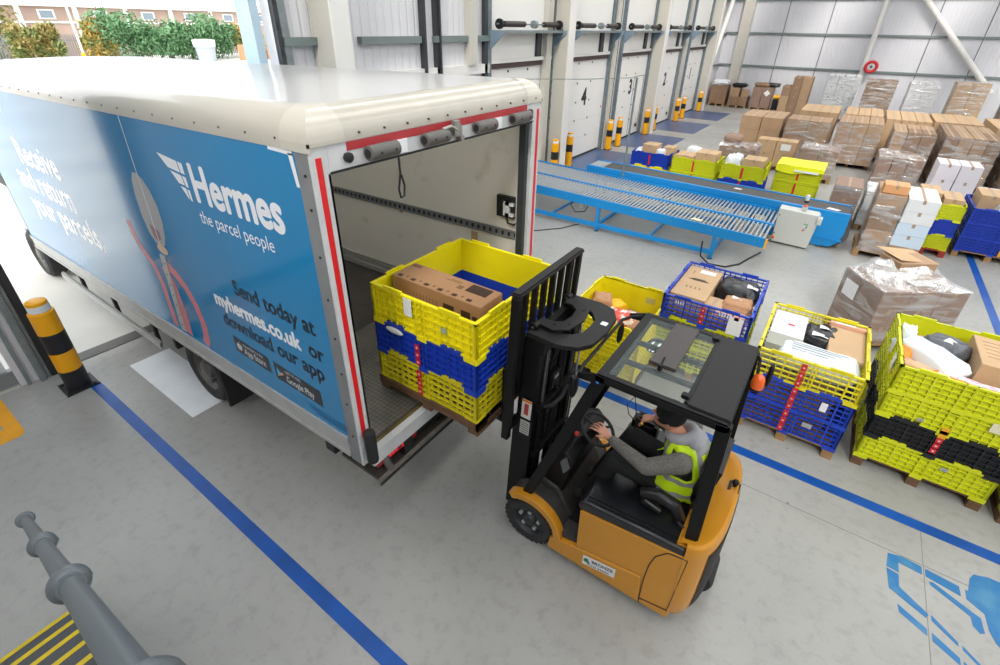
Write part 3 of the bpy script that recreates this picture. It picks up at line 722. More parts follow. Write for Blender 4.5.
# ================================================================ forklift
M_fy = mat('forklift_yellow', 'c8881c', .38, coat=.3, var=.05, scale=2)
M_fb = mat('forklift_black', '0d0d0e', .5, spec=.3)
M_fb2 = mat('forklift_black_sheet', '1d1c1c', .6, spec=.35)
M_fgrey = mat('forklift_floor_grey', '3f3e3d', .6, var=.3, scale=10)
M_hood = mat('forklift_hood_black', '121419', .38, coat=.2)
M_glass = mat('guard_glass', '8f9a98', .08, alpha=.16, spec=.5)
M_chrome = mat('bright_metal', 'c7c7c7', .2, metal=.9)
M_seat = mat('black_vinyl', '101012', .35, bump=.1)
FL = V((-.6, 2.95, 0))
fk = thing('forklift', 'yellow and black counterbalance forklift with its driver lifting a crate stack', 'forklift', FL)
XF = lambda p: p - FL
YN, YF = 2.40, 3.50
def both(fn):
    for s, yo in ((1, YN), (-1, YF)): fn(s, yo)
def fwheel(s, yo):
    w = MB(); r = .235; yi = yo+s*.17; cx = -1.29
    w.lathe([(r*.62, yo+s*.012), (r*.8, yo), (r*.93, yo+s*.004), (r, yo+s*.03), (r, yi-s*.03), (r*.9, yi), (r*.5, yi)], (cx, 0, r), 'y', 36, cap=False)
    for i in range(28):
        t = i*2*PI/28; c, sn = math.cos(t), math.sin(t)
        w.box(-.012, .012, yo+s*.012, yi-s*.012, r-.004, r+.006, 0, Matrix.Translation((cx, 0, r)) @ Matrix.Rotation(t, 4, 'Y'))
    o = w.build('wheel', M_tyre, fk)
    q = MB(); q.lathe([(r*.64, yo+s*.01), (r*.60, yo+s*.02), (r*.56, yo+s*.05), (r*.30, yo+s*.055), (r*.22, yo+s*.02), (.001, yo+s*.015)], (cx, 0, r), 'y', 28, cap=False)
    q.build('rim', mat('dark_rim', '37383b', .45, metal=.3), o)
    for i in range(5):
        t = i*2*PI/5+.3
        MB().cyl((cx+.095*math.cos(t), yo+s*.03, r+.095*math.sin(t)), (cx+.095*math.cos(t), yo+s*.058, r+.095*math.sin(t)), .018, 8).build('wheel_nut', mat('grey_nut', 'b3b5b8', .4, metal=.3), o)
both(fwheel)
w = MB(); w.lathe([(.1, 2.80), (.16, 2.80), (.175, 2.83), (.175, 3.07), (.16, 3.10), (.1, 3.10)], (.02, 0, .175), 'y', 28); w.build('steer_wheel', M_tyre, fk)
def fender(s, yo):
    m = MB(); cx, cz = -1.29, .235; P = []; Q = []
    for i in range(11):
        t = math.radians(128 - i*13.0); P.append((cx+.33*math.cos(t), cz+.33*math.sin(t))); Q.append((cx+.262*math.cos(t), cz+.262*math.sin(t)))
    for i in range(10): m.prism([P[i], P[i+1], Q[i+1], Q[i]], 'y', yo-s*.005, yo+s*.075)
    m.build('fender', M_fy, fk, bevel=.006)
    m = MB()
    for i in range(10): m.prism([(P[i][0]*.98+cx*.02, P[i][1]-.012), (P[i+1][0]*.98+cx*.02, P[i+1][1]-.012), Q[i+1], Q[i]], 'y', yo+s*.076, yo+s*.20)
    m.build('wheel_arch', M_fgrey, fk)
both(fender)
def skirt(s, yo):
    m = MB(); m.prism([(-1.08, .09), (-1.06, .24), (-.82, .30), (-.28, .41), (-.25, .10)], 'y', yo, yo+s*.05)
    m.build('side_skirt', M_fy, fk, bevel=.008)
    m = MB(); m.prism([(-.82, .31), (-.83, .76), (-.20, .84), (.0, .87), (-.03, .12), (-.25, .10), (-.28, .42)], 'y', yo+s*.004, yo+s*.04)
    m.build('side_panel', M_fy, fk, bevel=.006)
    m = MB(); seam = [(-.255, .10), (-.26, .42), (-.25, .60), (-.225, .72), (-.16, .82), (-.14, .835)]
    for p, q in zip(seam[:-1], seam[1:]): m.prism([(p[0]-.003, p[1]), (p[0]+.004, p[1]), (q[0]+.004, q[1]), (q[0]-.003, q[1])], 'y', yo-s*.001, yo+s*.004)
    m.prism([(-.14, .838), (-.02, .862), (-.02, .855), (-.14, .83)], 'y', yo-s*.001, yo+s*.004)
    m.prism([(-.024, .86), (-.018, .86), (-.045, .2), (-.05, .2)], 'y', yo-s*.001, yo+s*.004)
    m.prism([(-.25, .165), (-.045, .215), (-.045, .208), (-.25, .158)], 'y', yo-s*.001, yo+s*.004)
    m.build('panel_seam', M_black, fk)
both(skirt)
# chassis core, floor plate, step
m = MB(); m.box(-1.40, .0, YN+.19, YF-.19, .10, .34); m.box(-1.06, -.1, YN+.05, YF-.05, .10, .28); m.build('chassis', M_fb, fk)
m = MB(); m.box(-1.12, -.80, YN+.04, YF-.04, .28, .32)
for i in range(6): m.box(-1.1+i*.05, -1.075+i*.05, YN+.06, YN+.45, .32, .328)
m.build('floor_plate', M_fgrey, fk)
m = MB(); m.prism([(-1.42, .36), (-1.34, .64), (-1.12, .60), (-.98, .36), (-.98, .28), (-1.4, .28)], 'y', YN+.20, YF-.20); m.build('front_cowl', M_fgrey, fk, bevel=.02)
# hood
m = MB(); m.box(-.815, -.08, YN+.04, YF-.04, .30, .80); m.build('battery_case', M_fy, fk)
m = MB(); m.prism([(-.85, .76), (-.86, .82), (-.83, .87), (-.05, .935), (-.04, .86)], 'y', YN+.005, YF-.005); m.build('hood_lid', M_hood, fk, bevel=.02)
m = MB()
for k in (.04, .07): m.prism([(-.80, .873), (-.80, .885), (-.08, .944), (-.08, .932)], 'y', YN+k, YN+k+.012)
m.build('hood_rib', M_hood, fk)
# counterweight
def cw(u, v):
    # u around plan 0..1, v height 0..1
    a = -PI/2 + PI*u; prof = [(.55, .13), (.86, .17), (.97, .30), (1.0, .5), (1.0, .80), (.985, .93), (.95, .97), (.86, .99)]
    k = v*(len(prof)-1); i = min(int(k), len(prof)-2); f = k-i
    sc = prof[i][0]*(1-f)+prof[i+1][0]*f; z = prof[i][1]*(1-f)+prof[i+1][1]*f
    ex = math.copysign(abs(math.cos(a))**.75, math.cos(a)); ey = math.copysign(abs(math.sin(a))**.75, math.sin(a))
    x = -.05 + .205*ex*sc - (1-sc)*.04; y = 2.95 + .552*ey*(1-(1-sc)*.35)
    z += .06*max(0, math.cos(a))*(v > .6)*v
    return (x, y, z)
m = MB(); m.grid(cw, 28, 21)
n = 28
m.box(-.12, -.03, YN+.03, YF-.03, .2, .95)
top = [cw(i/n, 1) for i in range(n+1)]
m.add(top + [(-.10, YF-.03, .97), (-.10, YN+.03, .97)], [tuple(range(n+3))])
m.build('counterweight', M_fy, fk, ang=50)
m = MB()
def cwb(u, v):
    p = cw(.2+.6*u, .22+.45*v); return (p[0]+.006, p[1], p[2])
m.grid(cwb, 16, 8); m.build('rear_grille', M_fb2, fk)
m = MB(); m.box(.06, .14, 3.02, 3.12, .98, 1.035); m.build('tow_pin_recess', M_fb2, fk)
m = MB(); m.cyl((.10, 3.07, 1.03), (.10, 3.07, 1.08), .014, 10); m.ball((.10, 3.07, 1.08), .026, n=10); m.build('tow_pin', M_fb, fk)
# sticker with lettering
XO = XF
m = MB(); m.prism([(-.745, .16), (-.745, .27), (-.47, .325), (-.47, .215)], 'y', YN-.003, YN-.001); m.build('company_sticker', M_twhite, fk, label='white company sticker')
MS = basis((-.665, YN-.004, .232), (1, 0, .2), (-.2, 0, 1))
text('BRONZE', 'lettering', .047, M_black, fk, MS, bold=.0012, sx=1.0)
text('01733 343434', 'lettering', .030, M_black, fk, basis((-.70, YN-.004, .18), (1, 0, .2), (-.2, 0, 1)), bold=.0006, sx=1.1)
m = MB(); m.prism([(-.735, .205), (-.735, .232), (-.715, .255), (-.70, .25), (-.69, .225), (-.68, .222), (-.68, .205)], 'y', YN-.0045, YN-.003); m.build('sticker_symbol', mat('green_print', '2f7a4a', .5), fk)
# guard pillars
def bar(m, p, q, w, d, mi=0):
    p, q = V(p), V(q); z = (q-p).normalized(); x = V((0,1,0)).cross(z).normalized(); y = z.cross(x)
    M = Matrix((x, y, z)).transposed().to_4x4(); M.translation = p
    m.rbox(-w/2, w/2, -d/2, d/2, 0, (q-p).length, .008, mi, M)
for yb, yt in ((YN+.07, 2.54), (YF-.07, 3.44)):
    m = MB(); bar(m, (-1.37, yb, .44), (-.86, yt, 2.0), .085, .07); m.build('front_pillar', M_fb, fk)
    m = MB(); bar(m, (-.045, yb+(.03 if yb < 3 else -.03), .93), (-.075, yt, 2.0), .085, .07); m.build('rear_pillar', M_fb, fk)
# overhead guard
m = MB()
m.rbox(-.90, -.82, 2.49, 3.49, 1.955, 2.02, .012); m.rbox(-.13, -.045, 2.49, 3.49, 1.955, 2.02, .012)
m.rbox(-.90, -.045, 2.49, 2.555, 1.955, 2.022, .012); m.rbox(-.90, -.045, 3.425, 3.49, 1.955, 2.022, .012)
m.build('guard_frame', M_fb, fk)
m = MB(); m.rbox(-.305, -.05, 2.53, 3.46, 2.012, 2.035, .006); m.build('guard_sheet', M_fb2, fk)
m = MB(); m.rbox(-.33, -.30, 2.55, 3.44, 2.0, 2.032, .005); m.build('guard_crossbar', M_fb, fk)
for y in (2.80, 3.08):
    MB().rbox(-.83, -.30, y, y+.035, 1.95, 1.985, .005).build('guard_crossbar', M_fb, fk)
MB().box(-.83, -.30, 2.55, 3.43, 2.012, 2.020).build('guard_glass', M_glass, fk, label='clear roof window')
m = MB(); m.rbox(-.645, -.465, 2.82, 3.42, 2.03, 2.046, .006); m.rbox(-.65, -.46, 2.80, 2.835, 2.028, 2.055, .008); m.build('roof_blind', mat('brown_black_blind', '3a3331', .45), fk)
m = MB(); m.cyl((-.56, 2.775, 2.03), (-.56, 2.775, 2.075), .016, 10); m.cyl((-.56, 2.80, 2.05), (-.56, 2.86, 2.085), .006, 6); m.build('blind_latch', M_fb, fk)
for x, y in ((-.33, 2.6), (-.33, 3.38)): MB().rbox(x-.03, x+.02, y-.02, y+.03, 2.02, 2.05, .006).build('glass_clip', M_fb, fk)
# mirror bar
for yy, s in ((2.50, 1), (3.48, -1)):
    m = MB(); m.prism([(-.90, 1.93), (-.90, 2.01), (-1.03, 1.965), (-1.04, 1.92)], 'y', yy, yy+s*.012); m.build('mirror_bracket', M_fb, fk)
m = MB(); m.tube([(-1.02, 2.50, 1.94), (-1.04, 2.60, 1.955), (-1.04, 3.32, 1.975), (-1.0, 3.42, 1.97), (-.92, 3.46, 1.985)], .013, 10); m.build('mirror_bar', M_fb2, fk)
for y in (2.47, 3.30):
    m = MB(); m.ball((-1.03, y, 1.86), .018, .055, .09, 14, p=.8); m.tube([(-1.02, y, 1.94), (-1.03, y, 1.90)], .008, 6); m.build('mirror', M_fb, fk)
m = MB(); m.ball((-.88, 2.50, 1.95), .012, n=8); m.build('blue_knob', mat('blue_knob', '2a7fd0', .4), fk)
# round mirror below the roof glass
m = MB(); m.ball((-.72, 3.24, 1.90), .07, .12, .02, 16); m.build('inside_mirror', mat('mirror_glass', 'aeb8b6', .08, metal=.9), fk)
# mast (tilted slightly back)
XF = lambda p: V((p.x + .045*(p.z-1.0), p.y, p.z)) - FL
for yo, s in ((2.61, 1), (3.31, -1)):
    m = MB(); m.box(-1.585, -1.43, yo, yo+s*.012, .06, 2.02); m.box(-1.585, -1.565, yo, yo+s*.075, .06, 2.02); m.box(-1.45, -1.43, yo, yo+s*.075, .06, 2.02)
    m.build('mast_channel', M_fb, fk, bevel=.003)
    m = MB(); m.box(-1.55, -1.46, yo+s*.085, yo+s*.095, .08, 2.0); m.box(-1.55, -1.54, yo+s*.085, yo+s*.14, .08, 2.0); m.box(-1.47, -1.46, yo+s*.085, yo+s*.14, .08, 2.0)
    m.build('inner_channel', M_fb2, fk)
    m = MB(); m.cyl((-1.42, yo+s*.11, .12), (-1.42, yo+s*.11, 1.25), .032, 14); m.cyl((-1.42, yo+s*.11, 1.25), (-1.42, yo+s*.11, 1.98), .018, 12, 1); m.build('lift_cylinder', [M_fb, mat('piston_steel', '6f7072', .3, metal=.8)], fk)
    m = MB(); m.prism([(-1.43, .35), (-1.12, .5), (-1.12, .56), (-1.43, .43)], 'y', yo+s*.0, yo+s*.05); m.build('tilt_cylinder', M_fb, fk)
    m = MB()
    m.box(-1.60, -1.42, yo-s*.018, yo-s*.002, .08, 1.2); m.build('mast_cover', M_fb, fk)
for z, h in ((.12, .12), (.75, .06), (1.30, .05)):
    MB().rbox(-1.43, -1.38, 2.63, 3.29, z, z+h, .008).build('mast_crossbar', M_fb, fk)
# centre cylinder, chains, hoses
m = MB(); m.cyl((-1.50, 2.90, .15), (-1.50, 2.90, 1.35), .042, 16); m.cyl((-1.50, 2.90, 1.35), (-1.50, 2.90, 1.75), .024, 12); m.build('free_lift_cylinder', M_fb, fk)
m = MB(); m.rbox(-1.49, -1.39, 2.80, 2.95, 1.42, 1.60, .01); m.build('valve_box', M_fb, fk)
MB().box(-1.389, -1.386, 2.845, 2.905, 1.52, 1.55).build('small_label', mat('grey_label', '9da0a0', .5), fk)
for y in (2.99, 3.04):
    m = MB()
    for i in range(34): m.box(-1.50, -1.485, y-.012, y+.012, .5+i*.042, .532+i*.042)
    m.box(-1.495, -1.49, y-.006, y+.006, .5, 1.95); m.build('lift_chain', mat('oily_chain', '4a4743', .4, metal=.7), fk)
for k, (y, z) in enumerate(((2.84, 1.86), (2.90, 1.88))):
    m = MB(); m.tube([(-1.44, y, 1.6), (-1.43, y, 1.7), (-1.42, y+.02, z-.06), (-1.41, y+.05, z), (-1.40, y+.09, z-.05), (-1.40, y+.10, 1.6), (-1.41, y+.10, 1.1), (-1.42, y+.06, .6)], .014, 8); m.build('hydraulic_hose', M_rubber, fk)
m = MB(); m.tube([(-1.40, 2.70, 1.32), (-1.36, 2.78, 1.28), (-1.35, 2.95, 1.27), (-1.37, 3.08, 1.31)], .022, 8); m.build('hydraulic_hose', M_rubber, fk)
m = MB(); m.tube([(-1.38, 3.2, 1.9), (-1.36, 3.22, 1.6), (-1.36, 3.2, 1.2), (-1.34, 3.15, .7)], .01, 8); m.build('hydraulic_hose', M_chrome, fk)
# stickers on the mast side
MB().box(-1.53, -1.44, 2.5885, 2.5915, 1.22, 1.42).build('warning_label', mat('label_white', 'd9d5cf', .5), fk, label='white and orange warning label')
MB().box(-1.53, -1.44, 2.5870, 2.5890, 1.395, 1.42).build('warning_label', mat('label_orange', 'e07a25', .5), fk)
MB().box(-1.505, -1.465, 2.5870, 2.5890, 1.26, 1.38).build('warning_print', mat('label_red', 'a8423a', .5), fk)
MB().box(-1.53, -1.44, 2.5885, 2.5915, 1.04, 1.19).build('capacity_label', mat('label_grey', 'b3b1ac', .5), fk)
for i in range(5): MB().box(-1.52, -1.45, 2.5875, 2.5890, 1.06+i*.025, 1.066+i*.025).build('label_text', M_dark, fk)
# mast head plates
def ring_plate(outer, inner, z0, z1, nm):
    m = MB(); n = len(outer)
    for i in range(n-1): m.prism([outer[i], outer[i+1], inner[i+1], inner[i]], 'z', z0, z1)
    return m.build(nm, M_fb2, fk, bevel=.004)
ring_plate([(-1.56, 2.60), (-1.30, 2.585), (-1.16, 2.64), (-1.09, 2.74), (-1.07, 2.95), (-1.09, 3.18), (-1.16, 3.30), (-1.30, 3.34), (-1.52, 3.33)],
           [(-1.54, 2.73), (-1.36, 2.73), (-1.27, 2.77), (-1.22, 2.84), (-1.21, 2.95), (-1.22, 3.06), (-1.28, 3.14), (-1.36, 3.19), (-1.50, 3.20)], 2.02, 2.06, 'mast_head_plate')
ring_plate([(-1.55, 2.71), (-1.40, 2.69), (-1.30, 2.76), (-1.26, 2.95), (-1.30, 3.14), (-1.40, 3.21), (-1.52, 3.21)],
           [(-1.55, 2.80), (-1.45, 2.80), (-1.39, 2.84), (-1.37, 2.95), (-1.39, 3.06), (-1.45, 3.11), (-1.52, 3.11)], 2.075, 2.095, 'mast_head_plate')
m = MB(); m.box(-1.56, -1.50, 2.64, 3.28, 1.93, 2.02); m.box(-1.57, -1.40, 2.60, 2.75, 1.90, 2.02); m.box(-1.57, -1.40, 3.17, 3.32, 1.90, 2.02); m.build('mast_head', M_fb, fk)
for y in (2.68, 3.22):
    m = MB(); m.cyl((-1.54, y-.03, 2.08), (-1.54, y+.03, 2.08), .035, 14); m.cyl((-1.54, y-.035, 2.08), (-1.54, y+.035, 2.08), .012, 8, 1); m.build('chain_wheel', [M_fb, M_chrome], fk)
for x, y in ((-1.33, 2.83), (-1.33, 3.08), (-1.42, 2.76)): MB().cyl((x, y, 2.09), (x, y, 2.10), .01, 8).build('bolt', M_fb, fk)
MB().box(-1.16, -1.11, 3.02, 3.07, 2.061, 2.063).build('small_label', M_twhite, fk)
# carriage, load backrest, forks
XF = lambda p: V((p.x + .04 + .045*(p.z-1.0), p.y, p.z-.015)) - FL
m = MB(); m.rbox(-1.655, -1.615, 2.46, 3.42, 1.48, 1.56, .006); m.rbox(-1.655, -1.615, 2.46, 3.42, 1.10, 1.18, .006)
for y in (2.66, 3.2): m.rbox(-1.62, -1.56, y, y+.05, 1.02, 1.62, .004)
m.build('fork_carriage', M_fb, fk)
for y in (2.42, 3.345):
    m = MB(); m.box(-1.65, -1.585, y, y+.055, 1.08, 2.44); m.build('backrest_post', M_fb, fk, bevel=.006)
m = MB(); m.rbox(-1.66, -1.575, 2.415, 3.405, 2.44, 2.48, .012); m.build('backrest_top', M_fb2, fk)
for i in range(6):
    y = 2.565+i*.135; MB().box(-1.64, -1.60, y-.017, y+.017, 1.5, 2.445).build('backrest_bar', M_fb, fk)
MB().box(-1.60, -1.595, 3.27, 3.285, 1.7, 2.43).build('backrest_bar', M_chrome, fk)
XF = lambda p: p - FL
for y in (2.60, 3.12):
    m = MB(); m.box(-1.72, -1.665, y, y+.11, 1.03, 1.62); m.prism([(-1.72, 1.035), (-1.72, 1.08), (-2.80, 1.072), (-2.82, 1.055)], 'y', y, y+.11); m.build('fork', M_fb, fk)
# dash, steering
m = MB(); m.prism([(-1.30, .55), (-1.20, .98), (-1.10, 1.03), (-1.02, .95), (-1.10, .5), (-1.2, .36)], 'y', 2.62, 3.28); m.build('dashboard', M_fb, fk, bevel=.02)
m = MB(); m.rbox(-.06, .06, -.07, .07, -.008, .008, .006, 0, basis((-1.07, 2.62, .93), (.3, .0, -.9), (.3, 1, .1))); m.build('vent_panel', mat('dash_grey', '5a5c5e', .5), fk)
m = MB(); m.cyl((-1.12, 2.88, .85), (-.97, 2.88, 1.15), .035, 14); m.build('steering_column', M_fb, fk)
axs = V((.45, 0, .89)).normalized(); cw_ = V((-.955, 2.88, 1.17))
m = MB(); m.ring(cw_, axs, .15, .014, 36, 10)
for t in (.3, 2.4, 4.5):
    a = axs.orthogonal().normalized(); b = axs.cross(a); m.tube([cw_, cw_ + (a*math.cos(t)+b*math.sin(t))*.15], .011, 8)
m.ball(cw_, .04, .04, .02, 12); m.build('steering_wheel', M_rubber, fk)
m = MB(); m.ball((-1.08, 2.76, 1.14), .022, n=10); m.build('direction_switch', mat('red_knob', 'c4382f', .4), fk)
m = MB(); m.rbox(-.78, -.56, 3.20, 3.36, .92, 1.14, .03); m.build('lever_console', M_fb, fk)
for i in range(3):
    m = MB(); m.tube([(-.73+.0*i, 3.13+i*.045, 1.10), (-.70, 3.13+i*.045, 1.20)], .007, 6); m.ball((-.70, 3.13+i*.045, 1.21), .018, n=8); m.build('lever', M_fb, fk)
m = MB(); m.ball((-.665, 3.10, 1.215), .012, n=8); m.build('yellow_button', mat('yellow_knob', 'e2b51e', .4), fk)
m = MB(); m.tube([(-.74, 3.18, 1.14), (-.79, 3.12, 1.24), (-.83, 3.16, 1.30), (-.80, 3.26, 1.33), (-.77, 3.24, 1.22), (-.74, 3.2, 1.15)], .004, 6); m.build('wire_holder', M_fb, fk)
for y in (2.86, 3.06): MB().rbox(-1.12, -1.0, y, y+.09, .38, .42, .01).build('pedal', M_rubber, fk)
# seat
m = MB(); m.rbox(-.56, -.12, 2.70, 3.20, .90, 1.0, .04); m.build('seat_cushion', M_seat, fk)
m = MB(); m.rbox(-.055, .055, -.24, .24, 0, .50, .045, 0, Matrix.Translation((-.125, 2.95, .96)) @ Matrix.Rotation(.16, 4, 'Y')); m.build('seat_back', M_seat, fk)
for y in (2.62, 3.28):
    m = MB(); m.tube([(-.16, y, .95), (-.22, y-.0, 1.06), (-.34, y, 1.08), (-.44, y, 1.03), (-.44, y, .97), (-.3, y, .93)], [.045, .05, .05, .045, .04, .035], 12); m.build('hip_restraint', M_seat, fk)
MB().rbox(-.20, -.15, 2.60, 2.66, .955, .985, .006).build('belt_buckle', mat('grey_label', '9da0a0', .5), fk)
m = MB(); m.tube([(-.10, 2.56, .93), (-.16, 2.58, .96), (-.2, 2.63, .97)], .014, 8); m.build('seat_belt', M_rubber, fk)
# beacon and rear mirror
m = MB(); m.box(-.05, .04, 3.30, 3.45, 1.76, 1.78); m.box(-.06, -.04, 3.30, 3.5, 1.68, 1.80); m.tube([(-.05, 3.46, 1.98), (-.02, 3.52, 1.9), (.0, 3.44, 1.78)], .012, 8); m.build('beacon_bracket', M_fb, fk)
m = MB(); m.lathe([(.035, 1.78), (.044, 1.785), (.047, 1.80), (.044, 1.84), (.040, 1.865), (.030, 1.885), (.015, 1.895), (.001, 1.897)], (.015, 3.33, 0), 'z', 20); m.build('beacon', mat('orange_beacon', 'e8611c', .2, coat=.5), fk, label='orange warning beacon')
m = MB(); m.ball((.07, 3.42, 1.86), .02, .05, .10, 14, p=.8, M=None); m.tube([(.02, 3.42, 1.77), (.06, 3.42, 1.78)], .008, 6); m.build('rear_mirror', M_fb, fk)
XF = None

# ================================================================ driver
M_skin = mat('skin', 'c98f74', .5, var=.1, scale=12)
M_knit = mat('grey_knit', '77756f', .9, var=.35, scale=90, bump=.4, bscale=220, lo=.4, hi=.6)
M_hoodg = mat('light_grey_fabric', 'a2a2a6', .9, bump=.15, bscale=60)
M_vest = mat('hi_vis_yellow_green', 'c3e60c', .6, bump=.12, bscale=25)
M_silver = mat('reflective_grey_stripe', '8f9094', .45)
M_trou = mat('black_trousers', '0e0f12', .85, bump=.2, bscale=20)
M_hat = mat('black_knit_hat', '0c0c0d', .95, bump=.3, bscale=120)
DL = V((-.25, 2.95, .98))
dr = thing('person', 'person in hi-vis vest, grey jumper and black hat seated at the forklift wheel', 'person', DL)
XF = lambda p: p - DL
def remesh(o, vox, it=4):
    md = o.modifiers.new('remesh', 'REMESH'); md.mode = 'VOXEL'; md.voxel_size = vox; md.use_smooth_shade = True
    sm = o.modifiers.new('smooth', 'SMOOTH'); sm.factor = .5; sm.iterations = it
    return o
def limb(m, pts, rs, n=12):
    for i in range(len(pts)-1): m.cyl(pts[i], pts[i+1], rs[i], n, 0, rs[i+1])
    for p, r in zip(pts, rs): m.ball(p, r, n=12)
HD = V((-.45, 2.93, 1.555))        # head centre
shN, shF = V((-.26, 2.72, 1.37)), V((-.30, 3.15, 1.36))
elN, wrN = V((-.475, 2.65, 1.255)), V((-.82, 2.79, 1.225))
elF, wrF = V((-.42, 3.27, 1.13)), V((-.60, 3.20, 1.24))
hpN, hpF = V((-.25, 2.85, .985)), V((-.25, 3.05, .985))
knN, knF = V((-.73, 2.74, 1.07)), V((-.72, 3.12, 1.04))
anN, anF = V((-.93, 2.80, .46)), V((-.95, 3.08, .46))
b = MB()
b.ball(HD, .098, .078, .115, 20); b.ball(HD+V((-.05, 0, -.065)), .05, .045, .05, 14)
b.tube([HD+V((-.09, 0, .02)), HD+V((-.118, 0, -.015)), HD+V((-.10, 0, -.03))], [.009, .014, .010], 8)      # nose
b.tube([HD+V((-.088, -.022, -.058)), HD+V((-.097, 0, -.055)), HD+V((-.088, .022, -.058))], .007, 6)        # lips
for s in (-1, 1): b.ball(HD+V((.005, s*.08, -.01)), .022, .009, .032, 10)
limb(b, [HD+V((.03, 0, -.07)), V((-.33, 2.94, 1.40))], [.056, .062])
limb(b, [V((-.30, 2.94, 1.33)), V((-.22, 2.95, 1.12)), V((-.23, 2.95, 1.0))], [.13, .13, .13])
limb(b, [shN, elN, wrN], [.052, .042, .028]); limb(b, [shF, elF, wrF], [.052, .042, .028])
limb(b, [hpN, knN, anN], [.085, .06, .042]); limb(b, [hpF, knF, anF], [.085, .06, .042])
# hands: palm, four fingers, thumb
def hand(wr, d, side, up, curl, lens=(.068, .078, .074, .058)):
    d = V(d).normalized(); side = V(side).normalized(); up = V(up).normalized()
    M = Matrix((d, side, up)).transposed().to_4x4()
    for k in range(5):
        u = (k-2)/2
        b.tube([wr, wr+d*.045+side*u*.030, wr+d*.088+side*u*.034], [.020, .0165, .012], 8)
    for k in range(4):
        u = (k-1.5)/1.5; base = wr+d*.086+side*u*.034
        L = lens[k]; a1, a2, a3 = curl
        q1 = base + (d*math.cos(a1)-up*math.sin(a1))*L*.45 + side*u*.013
        q2 = q1 + (d*math.cos(a2)-up*math.sin(a2))*L*.33
        q3 = q2 + (d*math.cos(a3)-up*math.sin(a3))*L*.26
        b.tube([base, q1, q2, q3], [.0100, .0092, .0084, .0070], 8); b.ball(q3, .0072, n=8)
    tb = wr+d*.025+side*-.022
    t1 = tb + (d*.6-side*.75-up*.2).normalized()*.04; t2 = t1 + (d*.85-side*.35-up*.45).normalized()*.032
    b.tube([tb, t1, t2], [.014, .012, .009], 8); b.ball(t2, .009, n=8)
hand(wrN, (-.90, .20, .35), (.2, .95, .0), (.35, 0, .93), (.15, .55, .95), (.078, .088, .084, .068))
hand(wrF, (-.85, -.35, -.25), (.35, -.9, .1), (-.2, 0, .95), (.5, 1.0, 1.4))
remesh(b.build('body', M_skin, dr), .0055, 3)
eyes = MB()
for s in (-1, 1): eyes.ball(HD+V((-.082, s*.03, .012)), .011, n=10)
eyes.build('eyes', mat('eye_dark', '2a2420', .3), dr)
# hoodie / jumper
c = MB()
limb(c, [V((-.30, 2.94, 1.32)), V((-.23, 2.95, 1.12)), V((-.25, 2.95, 1.0))], [.145, .150, .155], 16)
c.ball((-.27, 2.945, 1.30), .13, .215, .13, 18)
limb(c, [shN, elN, wrN+(elN-wrN)*.12], [.078, .062, .042]); limb(c, [shF, elF, wrF+(elF-wrF)*.1], [.078, .062, .042])
for t in (.18, .26): c.ball(wrN+(elN-wrN)*t, .047, n=10)
remesh(c.build('jumper', M_knit, dr, label='grey knitted jumper'), .010, 4)
# hood around the neck
c = MB(); c.ring((-.335, 2.94, 1.445), (-.35, 0, .9), .088, .042, 24, 10); c.ball((-.235, 2.945, 1.435), .085, .115, .055, 14); c.ball((-.20, 2.945, 1.38), .07, .12, .07, 14)
remesh(c.build('hood', M_hoodg, dr, label='light grey hood lying on the shoulders'), .010, 4)
# vest: shell around the torso, open arms
def torso_r(t, a, e=.0):
    pass
vt = MB(); H0, H1 = .98, 1.44; nv, nu = 22, 48
def vfn(u, v):
    a = 2*PI*u; z = H0 + (H1-H0)*v
    k = [(0, .275, .245, -.31), (.2, .24, .235, -.29), (.4, .19, .22, -.255), (.6, .175, .225, -.255), (.8, .160, .215, -.275), (.92, .13, .17, -.285), (1, .095, .115, -.30)]
    for i in range(len(k)-1):
        if k[i][0] <= v <= k[i+1][0]:
            f = (v-k[i][0])/(k[i+1][0]-k[i][0]); rx, ry, cx = [k[i][j]*(1-f)+k[i+1][j]*f for j in (1, 2, 3)]; break
    w = .008*math.sin(a*7+v*9)*(1-v) + .005*math.sin(a*13-v*14)
    return (cx+(rx+w)*math.cos(a), 2.945+(ry+w)*math.sin(a), z + .02*math.cos(a)*(1-v))
vs = []; 
for i in range(nu):
    for j in range(nv):
        u = (i+.5)/nu; v = (j+.5)/nv; a = 2*PI*u
        arm = (abs(math.sin(a)) > .86 and .52 < v < .90)            # arm holes
        front = (math.cos(a) < -.93)                                  # open front
        if arm or front: continue
        band = .08 < v < .17 or .36 < v < .46 or (v > .46 and .52 < abs(math.sin(a)) < .70)
        q = [vfn(i/nu, j/nv), vfn((i+1)/nu, j/nv), vfn((i+1)/nu, (j+1)/nv), vfn(i/nu, (j+1)/nv)]
        vt.add(q, [(0, 1, 2, 3)], 1 if band else 0)
vo = vt.build('hi_vis_vest', [M_vest, M_silver], dr, ang=80, label='yellow green hi-vis vest with grey stripes')
sd = vo.modifiers.new('solid', 'SOLIDIFY'); sd.thickness = .006
